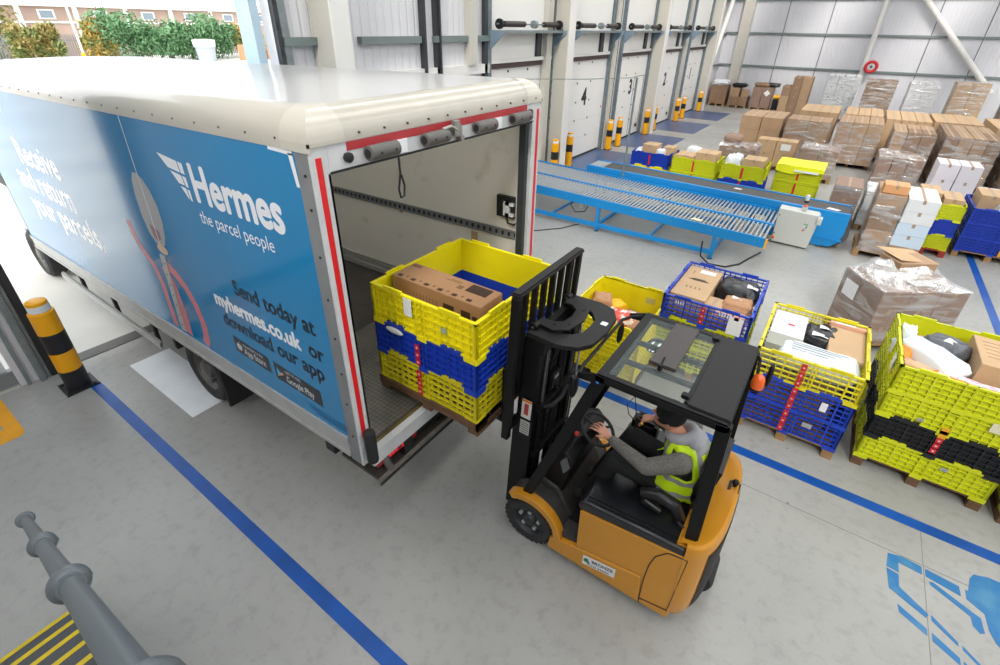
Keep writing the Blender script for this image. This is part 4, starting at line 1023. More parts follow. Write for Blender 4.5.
# trousers, boots, hat
c = MB(); limb(c, [hpN, knN, anN+V((0, 0, .02))], [.105, .078, .058]); limb(c, [hpF, knF, anF+V((0, 0, .02))], [.105, .078, .058]); c.ball((-.25, 2.95, .99), .13, .19, .10, 16)
remesh(c.build('trousers', M_trou, dr, label='black trousers'), .011, 4)
for an in (anN, anF):
    c = MB(); c.ball(an+V((.0, 0, -.02)), .05, .045, .06, 12); c.ball(an+V((-.09, 0, -.035)), .10, .045, .035, 14)
    remesh(c.build('boot', M_rubber, dr), .010, 3)
c = MB(); c.ball(HD+V((.012, 0, .035)), .112, .095, .105, 20); c.ring(HD+V((.01, 0, .005)), (-.45, 0, .9), .088, .014, 28, 8)
ho = c.build('knit_hat', M_hat, dr, label='black knitted hat')
XF = None
# ================================================================ pallets and crates
M_pal = mat('pallet_timber', 'a58257', .8, var=.35, scale=6, stretch=(1, 6, 6))
M_pal2 = mat('dark_pallet_timber', '6e5138', .8, var=.35, scale=6, stretch=(1, 6, 6))
M_pred = mat('red_pallet_timber', '9c3226', .7, var=.2)
M_cy = mat('yellow_crate_plastic', 'f3e412', .42, var=.04, scale=5)
M_cy2 = mat('lime_crate_plastic', 'cdd318', .42, var=.05, scale=5)
M_cm = mat('mustard_crate_plastic', 'd8cb1c', .42, var=.05, scale=5)
M_cb = mat('blue_crate_plastic', '1a3fb4', .42, var=.06, scale=5)
M_ck = mat('black_crate_plastic', '18181a', .45)
M_card = mat('brown_cardboard', 'a98b6d', .75, var=.12, scale=3)
M_card2 = mat('light_cardboard', 'c2a27d', .75, var=.10, scale=3)
M_card3 = mat('dark_cardboard', '8c7058', .75, var=.14, scale=3)
M_tape = mat('brown_parcel_tape', 'a38a70', .5)
M_wcard = mat('white_cardboard', 'd9dcde', .6, var=.05, scale=3)
M_paper = mat('white_paper', 'e8e8e8', .6)
M_film = bpy.data.materials.new('stretch_film'); M_film.use_nodes = True
M_film2 = bpy.data.materials.new('bunched_stretch_film'); M_film2.use_nodes = True
def film_nodes(m, hi=.62, lo=.06):
    nt = m.node_tree; N = nt.nodes; L = nt.links; out = N['Material Output']; N.remove(N['Principled BSDF'])
    t = N.new('ShaderNodeBsdfTransparent'); g = N.new('ShaderNodeBsdfGlossy'); g.inputs['Roughness'].default_value = .18
    d = N.new('ShaderNodeBsdfDiffuse'); d.inputs['Color'].default_value = (.9, .9, .92, 1)
    tc = N.new('ShaderNodeTexCoord'); n = N.new('ShaderNodeTexNoise'); n.inputs['Scale'].default_value = 2.6; n.inputs['Detail'].default_value = 5; n.inputs['Distortion'].default_value = 1.2
    mp = N.new('ShaderNodeMapping'); mp.inputs['Scale'].default_value = (.7, .7, 2.6); mp.inputs['Rotation'].default_value = (.3, .4, 0)
    L.new(tc.outputs['Object'], mp.inputs['Vector']); L.new(mp.outputs['Vector'], n.inputs['Vector'])
    bp = N.new('ShaderNodeBump'); bp.inputs['Strength'].default_value = 1; bp.inputs['Distance'].default_value = .04; L.new(n.outputs['Fac'], bp.inputs['Height'])
    L.new(bp.outputs['Normal'], g.inputs['Normal'])
    r = N.new('ShaderNodeMapRange'); r.inputs['From Min'].default_value = .42; r.inputs['From Max'].default_value = .68; r.inputs['To Min'].default_value = lo; r.inputs['To Max'].default_value = hi
    L.new(n.outputs['Fac'], r.inputs['Value'])
    m1 = N.new('ShaderNodeMixShader'); m1.inputs[0].default_value = .6; L.new(d.outputs[0], m1.inputs[1]); L.new(g.outputs[0], m1.inputs[2])
    m2 = N.new('ShaderNodeMixShader'); L.new(r.outputs['Result'], m2.inputs[0]); L.new(t.outputs[0], m2.inputs[1]); L.new(m1.outputs[0], m2.inputs[2])
    L.new(m2.outputs[0], out.inputs['Surface'])
film_nodes(M_film); film_nodes(M_film2, .8, .15)

def make_pallet(m, sx, sy, label):
    t = thing('wooden_pallet', label, 'pallet', group='wooden pallets under the stacks')
    d = MB(); n = 7
    for i in range(n):
        w = sy/n; d.box(-sx/2, sx/2, -sy/2+i*w+.008, -sy/2+(i+1)*w-.008, .118, .14)
    for x in (-sx/2+.05, 0, sx/2-.05): d.box(x-.05, x+.05, -sy/2, sy/2, .098, .118)
    d.build('deck', m, t)
    bm_ = MB().box(-.05, .05, -.07, .07, .02, .098).mesh('block', m)
    for x in (-sx/2+.05, 0, sx/2-.05):
        for y in (-sy/2+.07, 0, sy/2-.07):
            o = bpy.data.objects.new('block', bm_); COL.objects.link(o); o.parent = t; o.location = (x, y, 0)
        b = MB().box(x-.05, x+.05, -sy/2, sy/2, 0, .02).build('bottom_board', m, t)
    return t
PAL = {}
def pallet(x, y, label, m='pale', rz=0, sx=1.0, sy=1.2, z=0):
    k = (m, sx, sy)
    if k not in PAL:
        PAL[k] = make_pallet({'pale': M_pal, 'dark': M_pal2, 'red': M_pred}[m], sx, sy, label)
        PAL[k].location = (x, y, z); PAL[k].rotation_euler.z = rz; return PAL[k]
    return dup(PAL[k], (x, y, z), rz, label)

def panel_mesh(L, h, open_, drop=.045, seed=0, cols=None):
    m = MB(); D = .032
    cols = cols or max(10, int(L/.068)); rows = max(3, round(h/.062))
    if not open_: m.box(-L/2, L/2, D-.008, D, .0, h)
    else:
        m.box(-L/2, -L/2+.03, D-.008, D, 0, h); m.box(L/2-.03, L/2, D-.008, D, 0, h)
    # rims and ribs
    m.box(-L/2, L/2, 0, D, h-.02, h); m.box(-L/2, L/2, .003, D, 0, .015)
    for j in range(1, rows): m.box(-L/2+.01, L/2-.01, .002, D-.006, j*h/rows-.0055, j*h/rows+.0055)
    for i in range(1, cols):
        u = -L/2+i*L/cols; t = .008 if i % 4 == 0 else .004
        m.box(u-t, u+t, .002 if i % 4 == 0 else .006, D-.006, .01, h-.01)
    m.box(-L/2, -L/2+.018, 0, D, 0, h); m.box(L/2-.018, L/2, 0, D, 0, h)
    # centre band
    m.box(-.045, -.035, -.004, D, -.0, h); m.box(.035, .045, -.004, D, 0, h)
    # drop tabs over the layer below and raised tabs on the rim
    for u, w in ((-L/2+.06, .12), (0, .10), (L/2-.06, .12)):
        m.box(u-w/2, u+w/2, -.005, .006, -drop*.7, .018)
    for u, w in ((-L*.27, .2), (L*.27, .2)): m.box(u-w/2, u+w/2, 0, .02, h, h+.022)
    return m
CRM = {}
def crate(col, h, x, y, z, label, group, open_=True, rz=0, sx=1.0, sy=1.2, drop=.045, grp_cat='crate'):
    mm = {'yellow': M_cy, 'lime': M_cy2, 'mustard': M_cm, 'blue': M_cb, 'black': M_ck}[col]
    key = (col, h, open_, sx, sy)
    if key not in CRM:
        CRM[key] = (panel_mesh(sx, h, open_, drop).mesh('side_panel', mm), panel_mesh(sy, h, open_, drop).mesh('side_panel', mm))
    t = thing('plastic_crate', label, 'crate', (x, y, z), rz, group)
    for k, (me, L, d) in enumerate(((CRM[key][0], 0, sy/2), (CRM[key][0], PI, sy/2), (CRM[key][1], PI/2, sx/2), (CRM[key][1], -PI/2, sx/2))):
        o = bpy.data.objects.new('side_panel', me); COL.objects.link(o); o.parent = t
        o.rotation_euler.z = L
        o.location = {0: (0, -d, 0), PI: (0, d, 0), PI/2: (d, 0, 0), -PI/2: (-d, 0, 0)}[L]
    return t
M_rlab = mat('red_label', 'c8202c', .45); M_olab = mat('orange_tape', 'e0a11e', .45)
def front_label(t, x, z, w, h, m=None, nm='label', side='front', sy=1.2, sx=1.0, tilt=0, label=None):
    b = MB()
    if side == 'front': b.box(x-w/2, x+w/2, -sy/2-.012, -sy/2-.009, z, z+h)
    else: b.box(-sx/2-.012, -sx/2-.009, x-w/2, x+w/2, z, z+h)
    return b.build(nm, m or M_paper, t, label=label)
def red_strip(t, x, h, n=3, side='front', sy=1.2, sx=1.0, a=.0):
    for i in range(n):
        hh = h/n; front_label(t, x, a+i*hh+.006, .05, hh-.012, M_rlab, 'warning_label', side, sy, sx)
        b = MB()
        if side == 'front': b.cyl((x, -sy/2-.013, a+i*hh+hh/2), (x, -sy/2-.0145, a+i*hh+hh/2), min(.011, hh*.22), 10)
        b.build('label_symbol', mat('pale_pink_print', 'dfb4b4', .5), t)
# ---- parcels
def carton_mesh(sx, sy, sz, m, tape=True, open_=False):
    b = MB(); b.rbox(-sx/2, sx/2, -sy/2, sy/2, 0, sz, .004, 0)
    if tape:
        b.box(-.025, .025, -sy/2-.0012, sy/2+.0012, sz-.0, sz+.0012, 1)
        b.box(-.025, .025, -sy/2-.0015, -sy/2, sz-.07, sz, 1); b.box(-.025, .025, sy/2, sy/2+.0015, sz-.07, sz, 1)
    return b.mesh('carton', [m, M_tape])
CM = {}
def carton(x, y, z, sx, sy, sz, label, group=None, m=None, rz=0, tape=True, nm='carton', tilt=None):
    m = m or M_card; k = (round(sx, 3), round(sy, 3), round(sz, 3), m.name, tape)
    if k not in CM: CM[k] = carton_mesh(sx, sy, sz, m, tape)
    o = bpy.data.objects.new(nm, CM[k]); COL.objects.link(o); o.location = (x, y, z); o.rotation_euler.z = rz
    if tilt: o.rotation_euler = (tilt[0], tilt[1], rz)
    return tag(o, label, 'parcel', group)
def bag(x, y, z, sx, sy, sz, m, label, rz=0, seed=0, nm='parcel_bag', group=None, tilt=None, lump=.13, sharp=.36, labs=None):
    t = thing(nm, label, 'parcel', (x, y, z), rz, group)
    if tilt: t.rotation_euler = (tilt[0], tilt[1], rz)
    b = MB(); n = 36; k = 20; vs = []; fs = []
    sg = lambda a, p: math.copysign(abs(a)**p, a)
    for i in range(n):
        for j in range(k):
            th = 2*PI*i/n; u = -PI/2 + PI*j/(k-1)
            px = sg(math.cos(u), .38)*sg(math.cos(th), sharp); py = sg(math.cos(u), .38)*sg(math.sin(th), sharp); pz = sg(math.sin(u), .62)
            q = V((px*1.7, py*1.7, pz+seed*7.3)); w = 1 + lump*noise.noise(q*1.3) + lump*.7*noise.noise(q*3.1) 
            cr = .022*abs(noise.noise(q*3.4+V((3, 1, 2)))) + .012*abs(noise.noise(q*8.0))
            edge = (1-abs(pz))
            pz2 = pz*(.6+.4*min(1, 1.9*(1-max(abs(px), abs(py))**4)))
            vs.append((px*w*sx/2, py*w*sy/2, sz/2 + pz2*w*sz/2 - cr))
    for i in range(n):
        for j in range(k-1): fs.append((i*k+j, ((i+1) % n)*k+j, ((i+1) % n)*k+j+1, i*k+j+1))
    b.add(vs, fs); b.build('wrapping', m, t, ang=180)
    for (lx, ly, lw, lh, lm) in (labs or []):
        l = MB(); z0 = sz*.97
        l.grid(lambda u, v: (lx+(u-.5)*lw, ly+(v-.5)*lh, z0+.004+.01*math.sin(3*u+2*v)-.06*sz*((lx+(u-.5)*lw)/(sx/2))**2-.06*sz*((ly+(v-.5)*lh)/(sy/2))**2), 6, 4)
        l.build('address_label', lm or M_paper, t)
    return t
def toplabel(o, x, y, w, h, z, m=None, nm='address_label', rz=0):
    c, s = math.cos(rz), math.sin(rz)
    pts = [(x+c*a-s*b, y+s*a+c*b) for a, b in ((-w/2, -h/2), (w/2, -h/2), (w/2, h/2), (-w/2, h/2))]
    return MB().prism(pts, 'z', z+.0006, z+.0022).build(nm, m or M_paper, o)
def sidelabel(o, x, z, w, h, y, m=None, nm='printed_panel'):
    return MB().box(x-w/2, x+w/2, y-.0022, y-.0006, z, z+h).build(nm, m or M_paper, o)
M_bagk = mat('black_poly_bag', '1b1c20', .28, bump=.8, bscale=9)
M_bagg = mat('dark_grey_poly_bag', '53575d', .35, bump=.6, bscale=9)
M_bagw = mat('white_poly_bag', 'd8dde2', .35, bump=.7, bscale=8)
M_bagp = mat('brown_paper_bag', 'b98b66', .7, bump=.5, bscale=8, var=.1)
M_bagt = mat('pink_brown_paper', 'c89c80', .6, bump=.4, bscale=8)
M_bago = mat('orange_envelope', 'e58a1c', .45, bump=.3, bscale=8)
M_bagpk = mat('pink_patterned_bag', 'e0a6bd', .4, bump=.4, bscale=8, hx2='f0dce4', scale=14, lo=.45, hi=.55)
M_bagr = mat('red_white_printed_bag', 'd8503c', .4, bump=.4, bscale=8, hx2='eceae4', scale=9, lo=.45, hi=.52)
M_bagpw = mat('white_text_bag', 'd6dfe4', .35, bump=.25, bscale=6)
M_grey_print = mat('grey_print', '7f868e', .5)
M_dkprint = mat('dark_brown_print', '3d2a1e', .6)

# ================= load on the forks
lx, ly = -2.30, 2.885
p = pallet(lx, ly, 'dark wooden pallet on the forks under the lifted crate stack', 'dark', z=1.10, sx=1.12)
b = MB(); b.box(-.56, .56, -.61, -.59, .06, .14); b.box(-.56, .56, .59, .61, .045, .14); b.box(.545, .56, -.61, .61, .045, .14); b.box(-.56, -.545, -.61, .61, .045, .14); b.build('side_board', M_pal2, p)
g = 'crate stack lifted by the forklift'
c1 = crate('mustard', .31, lx, ly, 1.242, 'bottom yellow crate of the stack lifted at the truck', g, True, sx=1.1)
c2 = crate('blue', .31, lx, ly, 1.545, 'blue crate in the middle of the stack lifted at the truck', g, False, sx=1.1)
c3 = crate('yellow', .335, lx, ly, 1.855, 'bright yellow top crate lifted at the truck with a long brown box inside', g, False, sx=1.1)
red_strip(c2, -.05, .22, 3, sx=1.1, a=.02); red_strip(c1, -.05, .28, 3, sx=1.1)
l = front_label(c3, -.12, .17, .085, .16, nm='paper_tag'); front_label(c3, .25, .15, .05, .05, mat('small_green_grey_label', '9fb09a', .5))
l = MB(); l.ball((-.30, -.61, .27), .10, .012, .03, 12); l.build('torn_paper', M_paper, c2)
b = carton(-2.30, 2.60, 1.86, .93, .29, .36, 'long brown printed carton lying in the lifted yellow crate', m=mat('printed_brown_cardboard', 'a9805c', .5, var=.06), tape=False)
for i in range(6): toplabel(b, -.40+i*.145, -.105+.0, .045, .035, .36, M_dkprint, 'printed_mark')
for i in range(5): toplabel(b, -.33+i*.145, -.09, .02, .02, .36, mat('mid_brown_print', '7b5a3e', .6), 'printed_mark')
toplabel(b, .30, .06, .20, .12, .36, M_dkprint, 'printed_panel'); toplabel(b, -.40, .10, .10, .035, .36, mat('mid_brown_print', '7b5a3e'), 'printed_mark')
toplabel(b, .05, .09, .12, .005, .36, mat('mid_brown_print', '7b5a3e'), 'printed_mark'); toplabel(b, .03, .07, .15, .005, .36, mat('mid_brown_print', '7b5a3e'), 'printed_mark')
toplabel(b, .14, .02, .05, .05, .36, mat('mid_brown_print', '7b5a3e'), 'printed_mark')
sidelabel(b, .15, .10, .11, .18, -.145, M_dkprint); sidelabel(b, .32, .12, .09, .16, -.145, M_dkprint); sidelabel(b, .41, .14, .05, .12, -.145, M_dkprint)
for i in range(8): sidelabel(b, -.22+i*.035, .12, .006, .16, -.145, mat('mid_brown_print', '7b5a3e'), 'printed_mark')
carton(-2.32, 2.75, 1.24, .80, .55, .615, 'brown carton underneath the long printed box in the lifted stack')
bag(-1.93, 2.98, 1.24, .28, .4, .60, M_bagk, 'black bag in the corner of the lifted crate beside the long box', seed=4)
for s in (.3, .55): pass
t = thing('crate_base_sheet', 'blue plastic floor sheet inside the lifted crates', 'crate floor', (lx, ly, 1.226)); MB().box(-.54, .54, -.59, .59, 0, .012).build('sheet', M_cb, t)

# ================= near row behind the blue line
def near(x0, y0, layers, name, pal='pale', zt=.14, sx=1.0, sy=1.2):
    pallet(x0+sx/2, y0+sy/2, 'wooden pallet under the %s' % name, pal, sx=sx, sy=sy)
    z = zt; out = []
    for col, h, op, lb in layers:
        out.append(crate(col, h, x0+sx/2, y0+sy/2, z+.001, lb, name, op, sx=sx, sy=sy)); z += h+.001
    return out
# S1
r = near(-2.27, 4.85, [('yellow', .30, False, 'lower layer of the single yellow crate behind the forklift mast'), ('yellow', .46, False, 'tall yellow crate with loose bags behind the forklift mast')], 'yellow crate stack behind the forklift mast', 'dark')
front_label(r[1], .35, .2, .0001, .0001) if False else None
carton(-1.77, 5.45, .15, .85, 1.05, .38, 'brown carton at the bottom of the yellow crate behind the mast')
bag(-2.08, 5.62, .50, .28, .30, .34, M_bagp, 'brown paper bag standing at the left in the yellow crate behind the mast', seed=1, rz=.4)
bag(-1.90, 5.66, .50, .22, .32, .26, mat('yellow_envelope', 'f0b81e', .45, bump=.3, bscale=8), 'yellow padded envelope in the yellow crate behind the mast', seed=2, rz=-.3)
bag(-1.72, 5.45, .52, .40, .30, .24, M_bagr, 'red and white printed bag in the yellow crate behind the mast', seed=3, rz=.2)
bag(-1.48, 5.50, .52, .34, .36, .18, M_bagp, 'crumpled brown paper parcel at the right in the yellow crate behind the mast', seed=5, rz=.2)
MB().box(.17, .30, .565, .567, .24, .33).build('label', mat('faded_label', 'c9c27a', .6), r[1])
# S2
r2 = near(-1.28, 5.58, [('lime', .345, True, 'bottom yellow crate under the blue crate of parcels'), ('lime', .345, True, 'second yellow crate under the blue crate of parcels'), ('blue', .30, True, 'blue crate packed with brown parcels and a black bag')], 'crate stack with a blue top beside the forklift roof', 'pale', sx=1.04)
red_strip(r2[2], -.02, .24, 3, sx=1.04, a=.03); t_ = front_label(r2[2], .36, .02, .16, .24, nm='paper_tag'); front_label(r2[2], .36, .22, .05, .045, mat('orange_red_mark', 'd5482c', .5))
for x in (-.35, .17):
    for i in range(4): front_label(r2[2], x+i*.03, .22, .014, .035, M_paper, 'slot')
carton(-.76, 6.24, .15, .74, .90, .68, 'brown carton filling the bottom of the blue topped stack')
b = carton(-1.03, 6.25, .835, .44, .98, .255, 'long brown carton with a dark leaf shaped print in the blue crate', m=M_card2, tape=False)
lv = MB(); lv.prism([(-.14, .05), (-.06, .10), (.06, .10), (.14, .04), (.05, .03), (-.05, .03)], 'z', .2556, .257); lv.build('printed_mark', M_dkprint, b)
for i in range(4): toplabel(b, -.09+i*.055, -.20, .012, .05, .255, M_dkprint, 'printed_mark')
toplabel(b, .05, .36, .20, .11, .255); toplabel(b, -.12, .28, .01, .12, .255, mat('mid_brown_print', '7b5a3e'), 'printed_mark')
bag(-.55, 6.50, .835, .50, .44, .28, M_bagk, 'shiny black bag with a white label in the blue crate', seed=6, labs=[(.16, -.02, .13, .10, None)])
carton(-.72, 5.93, .835, .20, .26, .20, 'small brown carton in the middle of the blue crate', m=M_card2)
bag(-.47, 6.05, .855, .36, .36, .23, M_bagp, 'crumpled brown paper parcel with a white label in the blue crate', seed=7, labs=[(-.03, .06, .12, .08, None)])
bag(-.50, 5.76, .835, .40, .24, .20, M_bagt, 'pinkish brown paper parcel at the front of the blue crate', seed=8)
# S3
r3 = near(-.09, 5.10, [('blue', .31, True, 'bottom blue crate on the pallet right of the forklift'), ('blue', .31, True, 'second blue crate with the small white tag right of the forklift'), ('mustard', .32, True, 'yellow top crate with a white shoe box right of the forklift')], 'blue and yellow crate stack right of the forklift', 'pale')
for i, c in enumerate(r3): red_strip(c, -.04-.0*i, .30, 3)
front_label(r3[1], .25, .12, .06, .11, nm='paper_tag'); front_label(r3[0], .18, .16, .09, .06, mat('grey_label', '9da0a0')); front_label(r3[0], .45, .12, .0001, .0001) if False else None
carton(.41, 5.78, .15, .70, .85, .62, 'brown carton filling the bottom of the stack right of the forklift')
b = carton(.13, 5.78, .775, .34, .86, .26, 'white shoe box with a small red logo in the yellow crate', m=M_wcard, tape=False, nm='shoe_box'); 
bx = MB(); bx.box(-.172, .172, -.432, -.16, .03, .262); bx.build('box_end', mat('grey_green_cardboard', '9b9d93', .6), b)
toplabel(b, .02, .12, .07, .035, .262, mat('small_red_logo', 'd0324a', .5), 'logo')
bag(.47, 6.00, .775, .34, .44, .26, M_bagk, 'black bag with two white labels in the yellow crate right of the forklift', seed=9, labs=[(.03, .08, .14, .09, None), (-.02, -.12, .16, .08, None)])
b = carton(.71, 5.86, .775, .34, .68, .25, 'plain brown carton at the right in the yellow crate', m=M_card2, tape=False)
b = carton(.70, 6.23, .775, .36, .05, .29, 'pinkish card sleeve behind the plain brown carton', m=mat('salmon_card', 'd9a68c', .6), tape=False); toplabel(b, -.03, 0, .2, .03, .29)
b = bag(.47, 5.40, .83, .78, .36, .24, M_bagpw, 'large white plastic parcel with blue grey print at the front of the yellow crate', seed=10, lump=.05)
for i in range(4):
    l = MB(); l.box(-.26, .26-.06*i, .06-i*.045, .068-i*.045, .243-.004*abs(i-1), .246-.004*abs(i-1)); l.build('printed_text', M_grey_print, b)
# S4
r4 = near(1.08, 5.20, [('lime', .29, False, 'bottom yellow crate of the big stack at the right'), ('black', .29, False, 'black crate in the big stack at the right'), ('lime', .29, False, 'third yellow crate of the big stack at the right'), ('lime', .29, False, 'top yellow crate full of bags at the right')], 'big yellow and black crate stack at the right', 'dark', sx=1.06)
red_strip(r4[1], .0, .20, 3, a=.04); front_label(r4[1], .0, .24, .06, .09, M_olab); front_label(r4[2], .0, .0, .06, .08, M_olab)
front_label(r4[2], .36, .19, .22, .10, mat('cream_label', 'd9d4b4', .6), nm='paper_tag'); front_label(r4[3], .35, .12, .05, .03, mat('grey_label', '9da0a0')); front_label(r4[2], -.2, .06, .05, .03, mat('grey_label', '9da0a0')); front_label(r4[0], .15, .18, .06, .035, mat('grey_label', '9da0a0'))
front_label(r4[3], -.32, .08, .12, .16, nm='paper_tag', side='left', sx=1.06)
carton(1.61, 5.80, .15, .92, 1.08, .84, 'brown carton filling the bottom of the big right stack')
bag(1.32, 6.05, 1.0, .22, .30, .22, M_bagt, 'pinkish parcel at the back left of the top yellow crate', seed=11)
bag(1.19, 6.12, 1.0, .16, .22, .30, M_bagw, 'small white rolled bag in the back left corner of the top yellow crate', seed=12)
bag(1.50, 5.98, 1.02, .36, .34, .31, M_bagg, 'dark grey bag with a white label in the top yellow crate', seed=13, rz=-.6, labs=[(.06, -.02, .16, .10, None)])
bag(1.36, 5.72, 1.03, .30, .62, .28, M_bagpw, 'white printed bag lying across the top yellow crate', seed=14, rz=.75)
bag(1.16, 5.70, 1.0, .10, .34, .26, M_bago, 'orange envelope at the left edge of the top yellow crate', seed=15)
bag(1.23, 5.42, 1.02, .28, .16, .24, mat('tan_envelope', 'd2a684', .6), 'tan envelope at the front left of the top yellow crate', seed=16, rz=-.45)
bag(1.46, 5.36, 1.0, .36, .20, .24, M_bago, 'orange parcel with a white label at the front of the top yellow crate', seed=17, rz=-.3, labs=[(0, 0, .14, .08, None)])
bag(1.74, 5.40, 1.0, .46, .26, .22, M_bagpk, 'pink and white patterned bag at the front of the top yellow crate', seed=18, rz=-.2)
b = carton(1.90, 5.92, 1.0, .42, .62, .34, 'tall brown carton with thin printed lines in the top yellow crate', m=M_card2, tape=False, tilt=(0, .03))
for i in range(5): toplabel(b, -.02, .2-i*.08, .26, .006, .34, mat('mid_brown_print', '7b5a3e'), 'printed_mark')
# S5
r5 = near(2.26, 5.15, [('lime', .29, True, 'yellow crate at the right edge of the photo'), ('black', .29, True, 'black crate on the yellow one at the right edge')], 'crate stack at the right edge', 'dark')
carton(2.76, 5.75, .15, .85, 1.05, .5, 'brown carton inside the crates at the right edge')

# ================= open carton load with torn film
QX, QY, QR = 1.33, 8.35, math.atan2(.73, 1.03)
pallet(QX, QY, 'wooden pallet under the open film wrapped cartons', 'pale', QR, 1.24, .84)
k = 0
grp = 'flat grey brown cartons in the opened film wrapped load'
M_cg = mat('grey_brown_cardboard', '93796a', .7, var=.12, scale=4)
for j in range(3):
    for i in range(3):
        for q in range(2):
            lxx, lyy = -.4+i*.4, -.2+q*.4
            carton(QX+math.cos(QR)*lxx-math.sin(QR)*lyy, QY+math.sin(QR)*lxx+math.cos(QR)*lyy, .14+j*.28, .395, .395, .28, 'grey brown carton inside the opened film wrapped load', grp, M_cg, QR)
b = carton(QX-.05, QY+.15, .985, .52, .40, .26, 'open topped brown carton standing up on the film wrapped load', m=M_card, rz=QR, tape=False)
fl = MB(); fl.box(-.26, .30, -.14, .36, .262, .270, 0, Matrix.Rotation(.10, 4, 'Y')); fl.build('open_flap', M_card2, b); sidelabel(b, -.03, .02, .18, .16, -.2)
t = thing('stretch_wrap', 'torn clear film draped over the opened carton load', 'film', (QX, QY, .0), QR)
m = MB(); m.grid(lambda u, v: ((u-.5)*1.22, -.412-.004*math.sin(9*u), .2+.8*v), 12, 6); m.grid(lambda u, v: (-.612, (u-.5)*.82, .2+.8*v), 8, 6)
def drape(u, v):
    x, y = (u-.5)*1.22, (v-.5)*.824; d = max(0, 1-math.hypot((x+.0)/.62, (y-.12)/.50))
    return (x, y, .99+.012*math.sin(14*u+9*v) + .34*min(1, d*1.6)*(.85+.3*noise.noise(V((x*6, y*6, 0)))) if d > 0 else .99+.012*math.sin(14*u+9*v))
m2 = MB()
NU, NV = 26, 18
for i in range(NU):
    for j in range(NV):
        u, v = (i+.5)/NU, (j+.5)/NV; x, y = (u-.5)*1.22, (v-.5)*.824
        if abs(x+.0) < .27 and abs(y-.14) < .21: continue
        m2.add([drape(i/NU, j/NV), drape((i+1)/NU, j/NV), drape((i+1)/NU, (j+1)/NV), drape(i/NU, (j+1)/NV)], [(0, 1, 2, 3)])
m.build('side_film', M_film, t); m2.build('top_film', M_film2, t)
sl = MB(); sl.box(-.625, -.618, .02, .28, .62, .86); sl.build('paper_tag', M_paper, t)
toplabel(t, .1, -.15, .3, .18, 1.0, nm='loose_sheet')

# ================= carton loads in the back of the hall
LK = [0]
def film(x0, x1, y0, y1, z0, z1, label, over=0):
    t = thing('stretch_wrap', label, 'film', ((x0+x1)/2, (y0+y1)/2, z0)); LK[0] += 1
    a, b, h = (x1-x0)/2+.012, (y1-y0)/2+.012, z1-z0; s = LK[0]
    m = MB()
    def ring_(u, v):
        p = 4*u; k = int(min(3, p)); f = p-k
        P = [(-a, -b), (a, -b), (a, b), (-a, b), (-a, -b)]
        x = P[k][0]*(1-f)+P[k+1][0]*f; y = P[k][1]*(1-f)+P[k+1][1]*f
        w = 1+.012*noise.noise(V((x*5, y*5, v*4+s)))
        return (x*w, y*w, v*h)
    m.grid(ring_, 32, 6)
    if over: m.grid(lambda u, v: (-a+2*a*u, -b+2*b*v, h+.012+over*abs(noise.noise(V((u*4, v*4, s))))), 14, 14, 1)
    m.build('film', [M_film, M_film2], t); return t
def load(x0, y0, n, dims, label, group=None, m=None, pal='pale', wrap=None, z0=.14, over=0, missing=()):
    nx, ny, nz = n; dx, dy, dz = dims
    if pal: pallet(x0+nx*dx/2, y0+ny*dy/2, 'wooden pallet under the %s' % label, pal, sx=round(min(1.3, nx*dx), 1), sy=round(min(1.3, ny*dy), 1))
    mm = m if isinstance(m, list) else [m or M_card]
    rnd = random.Random(int(x0*100)+int(y0*10)); out = {}
    for k in range(nz):
        for i in range(nx):
            for j in range(ny):
                if (i, j, k) in missing: continue
                out[(i, j, k)] = carton(x0+(i+.5)*dx+rnd.uniform(-.006, .006), y0+(j+.5)*dy+rnd.uniform(-.006, .006), z0+k*dz, dx-.016, dy-.016, dz-.002, 'carton in the %s' % label, 'cartons of the %s' % label, mm[rnd.randrange(len(mm))])
    if wrap: film(x0, x0+nx*dx, y0, y0+ny*dy, z0, z0+nz*dz, wrap, over)
    return out
MX = [M_card, M_card, M_card3]
load(-3.10, 19.4, (2, 2, 3), (.64, .93, .44), 'tall brown load at the left end of the brown rows', m=[M_card])
load(-1.70, 19.6, (2, 2, 3), (.62, .60, .44), 'tall brown load second from left in the brown rows', m=[M_card], wrap='clear film round the brown load second from left')
load(-.25, 20.2, (3, 2, 3), (.41, .9, .44), 'tall brown load in the middle of the brown rows', m=[M_card], wrap='clear film round the middle brown load')
load(1.22, 19.2, (3, 2, 2), (.34, .9, .66), 'brown load right of the middle in the brown rows', m=MX, wrap='clear film round the brown load right of the middle')
load(2.45, 19.2, (4, 2, 2), (.31, 1.35, .66), 'broad brown load behind the white boxes', m=[M_card, M_card, M_card3], wrap='clear film round the broad brown load')
load(3.95, 18.6, (2, 2, 2), (.62, 1.35, .69), 'brown load at the far right edge of the brown rows', m=[M_card3], wrap='clear film round the brown load at the right edge')
load(-1.62, 22.2, (2, 1, 2), (.62, 2.3, .66), 'low topped brown load in the second brown row at the left', m=[M_card2])
load(-.18, 22.3, (3, 1, 2), (.38, 2.3, .66), 'brown load in the second brown row in the middle', m=[M_card2])
load(1.05, 21.9, (3, 1, 2), (.42, 2.6, .66), 'wide brown load in the second brown row', m=[M_card2])
load(2.38, 22.3, (2, 1, 2), (.64, 2.4, .66), 'brown load in the second brown row at the right', m=[M_card2])
load(3.9, 21.9, (2, 1, 2), (.66, 2.6, .66), 'brown load in the second brown row at the right edge', m=[M_card2])
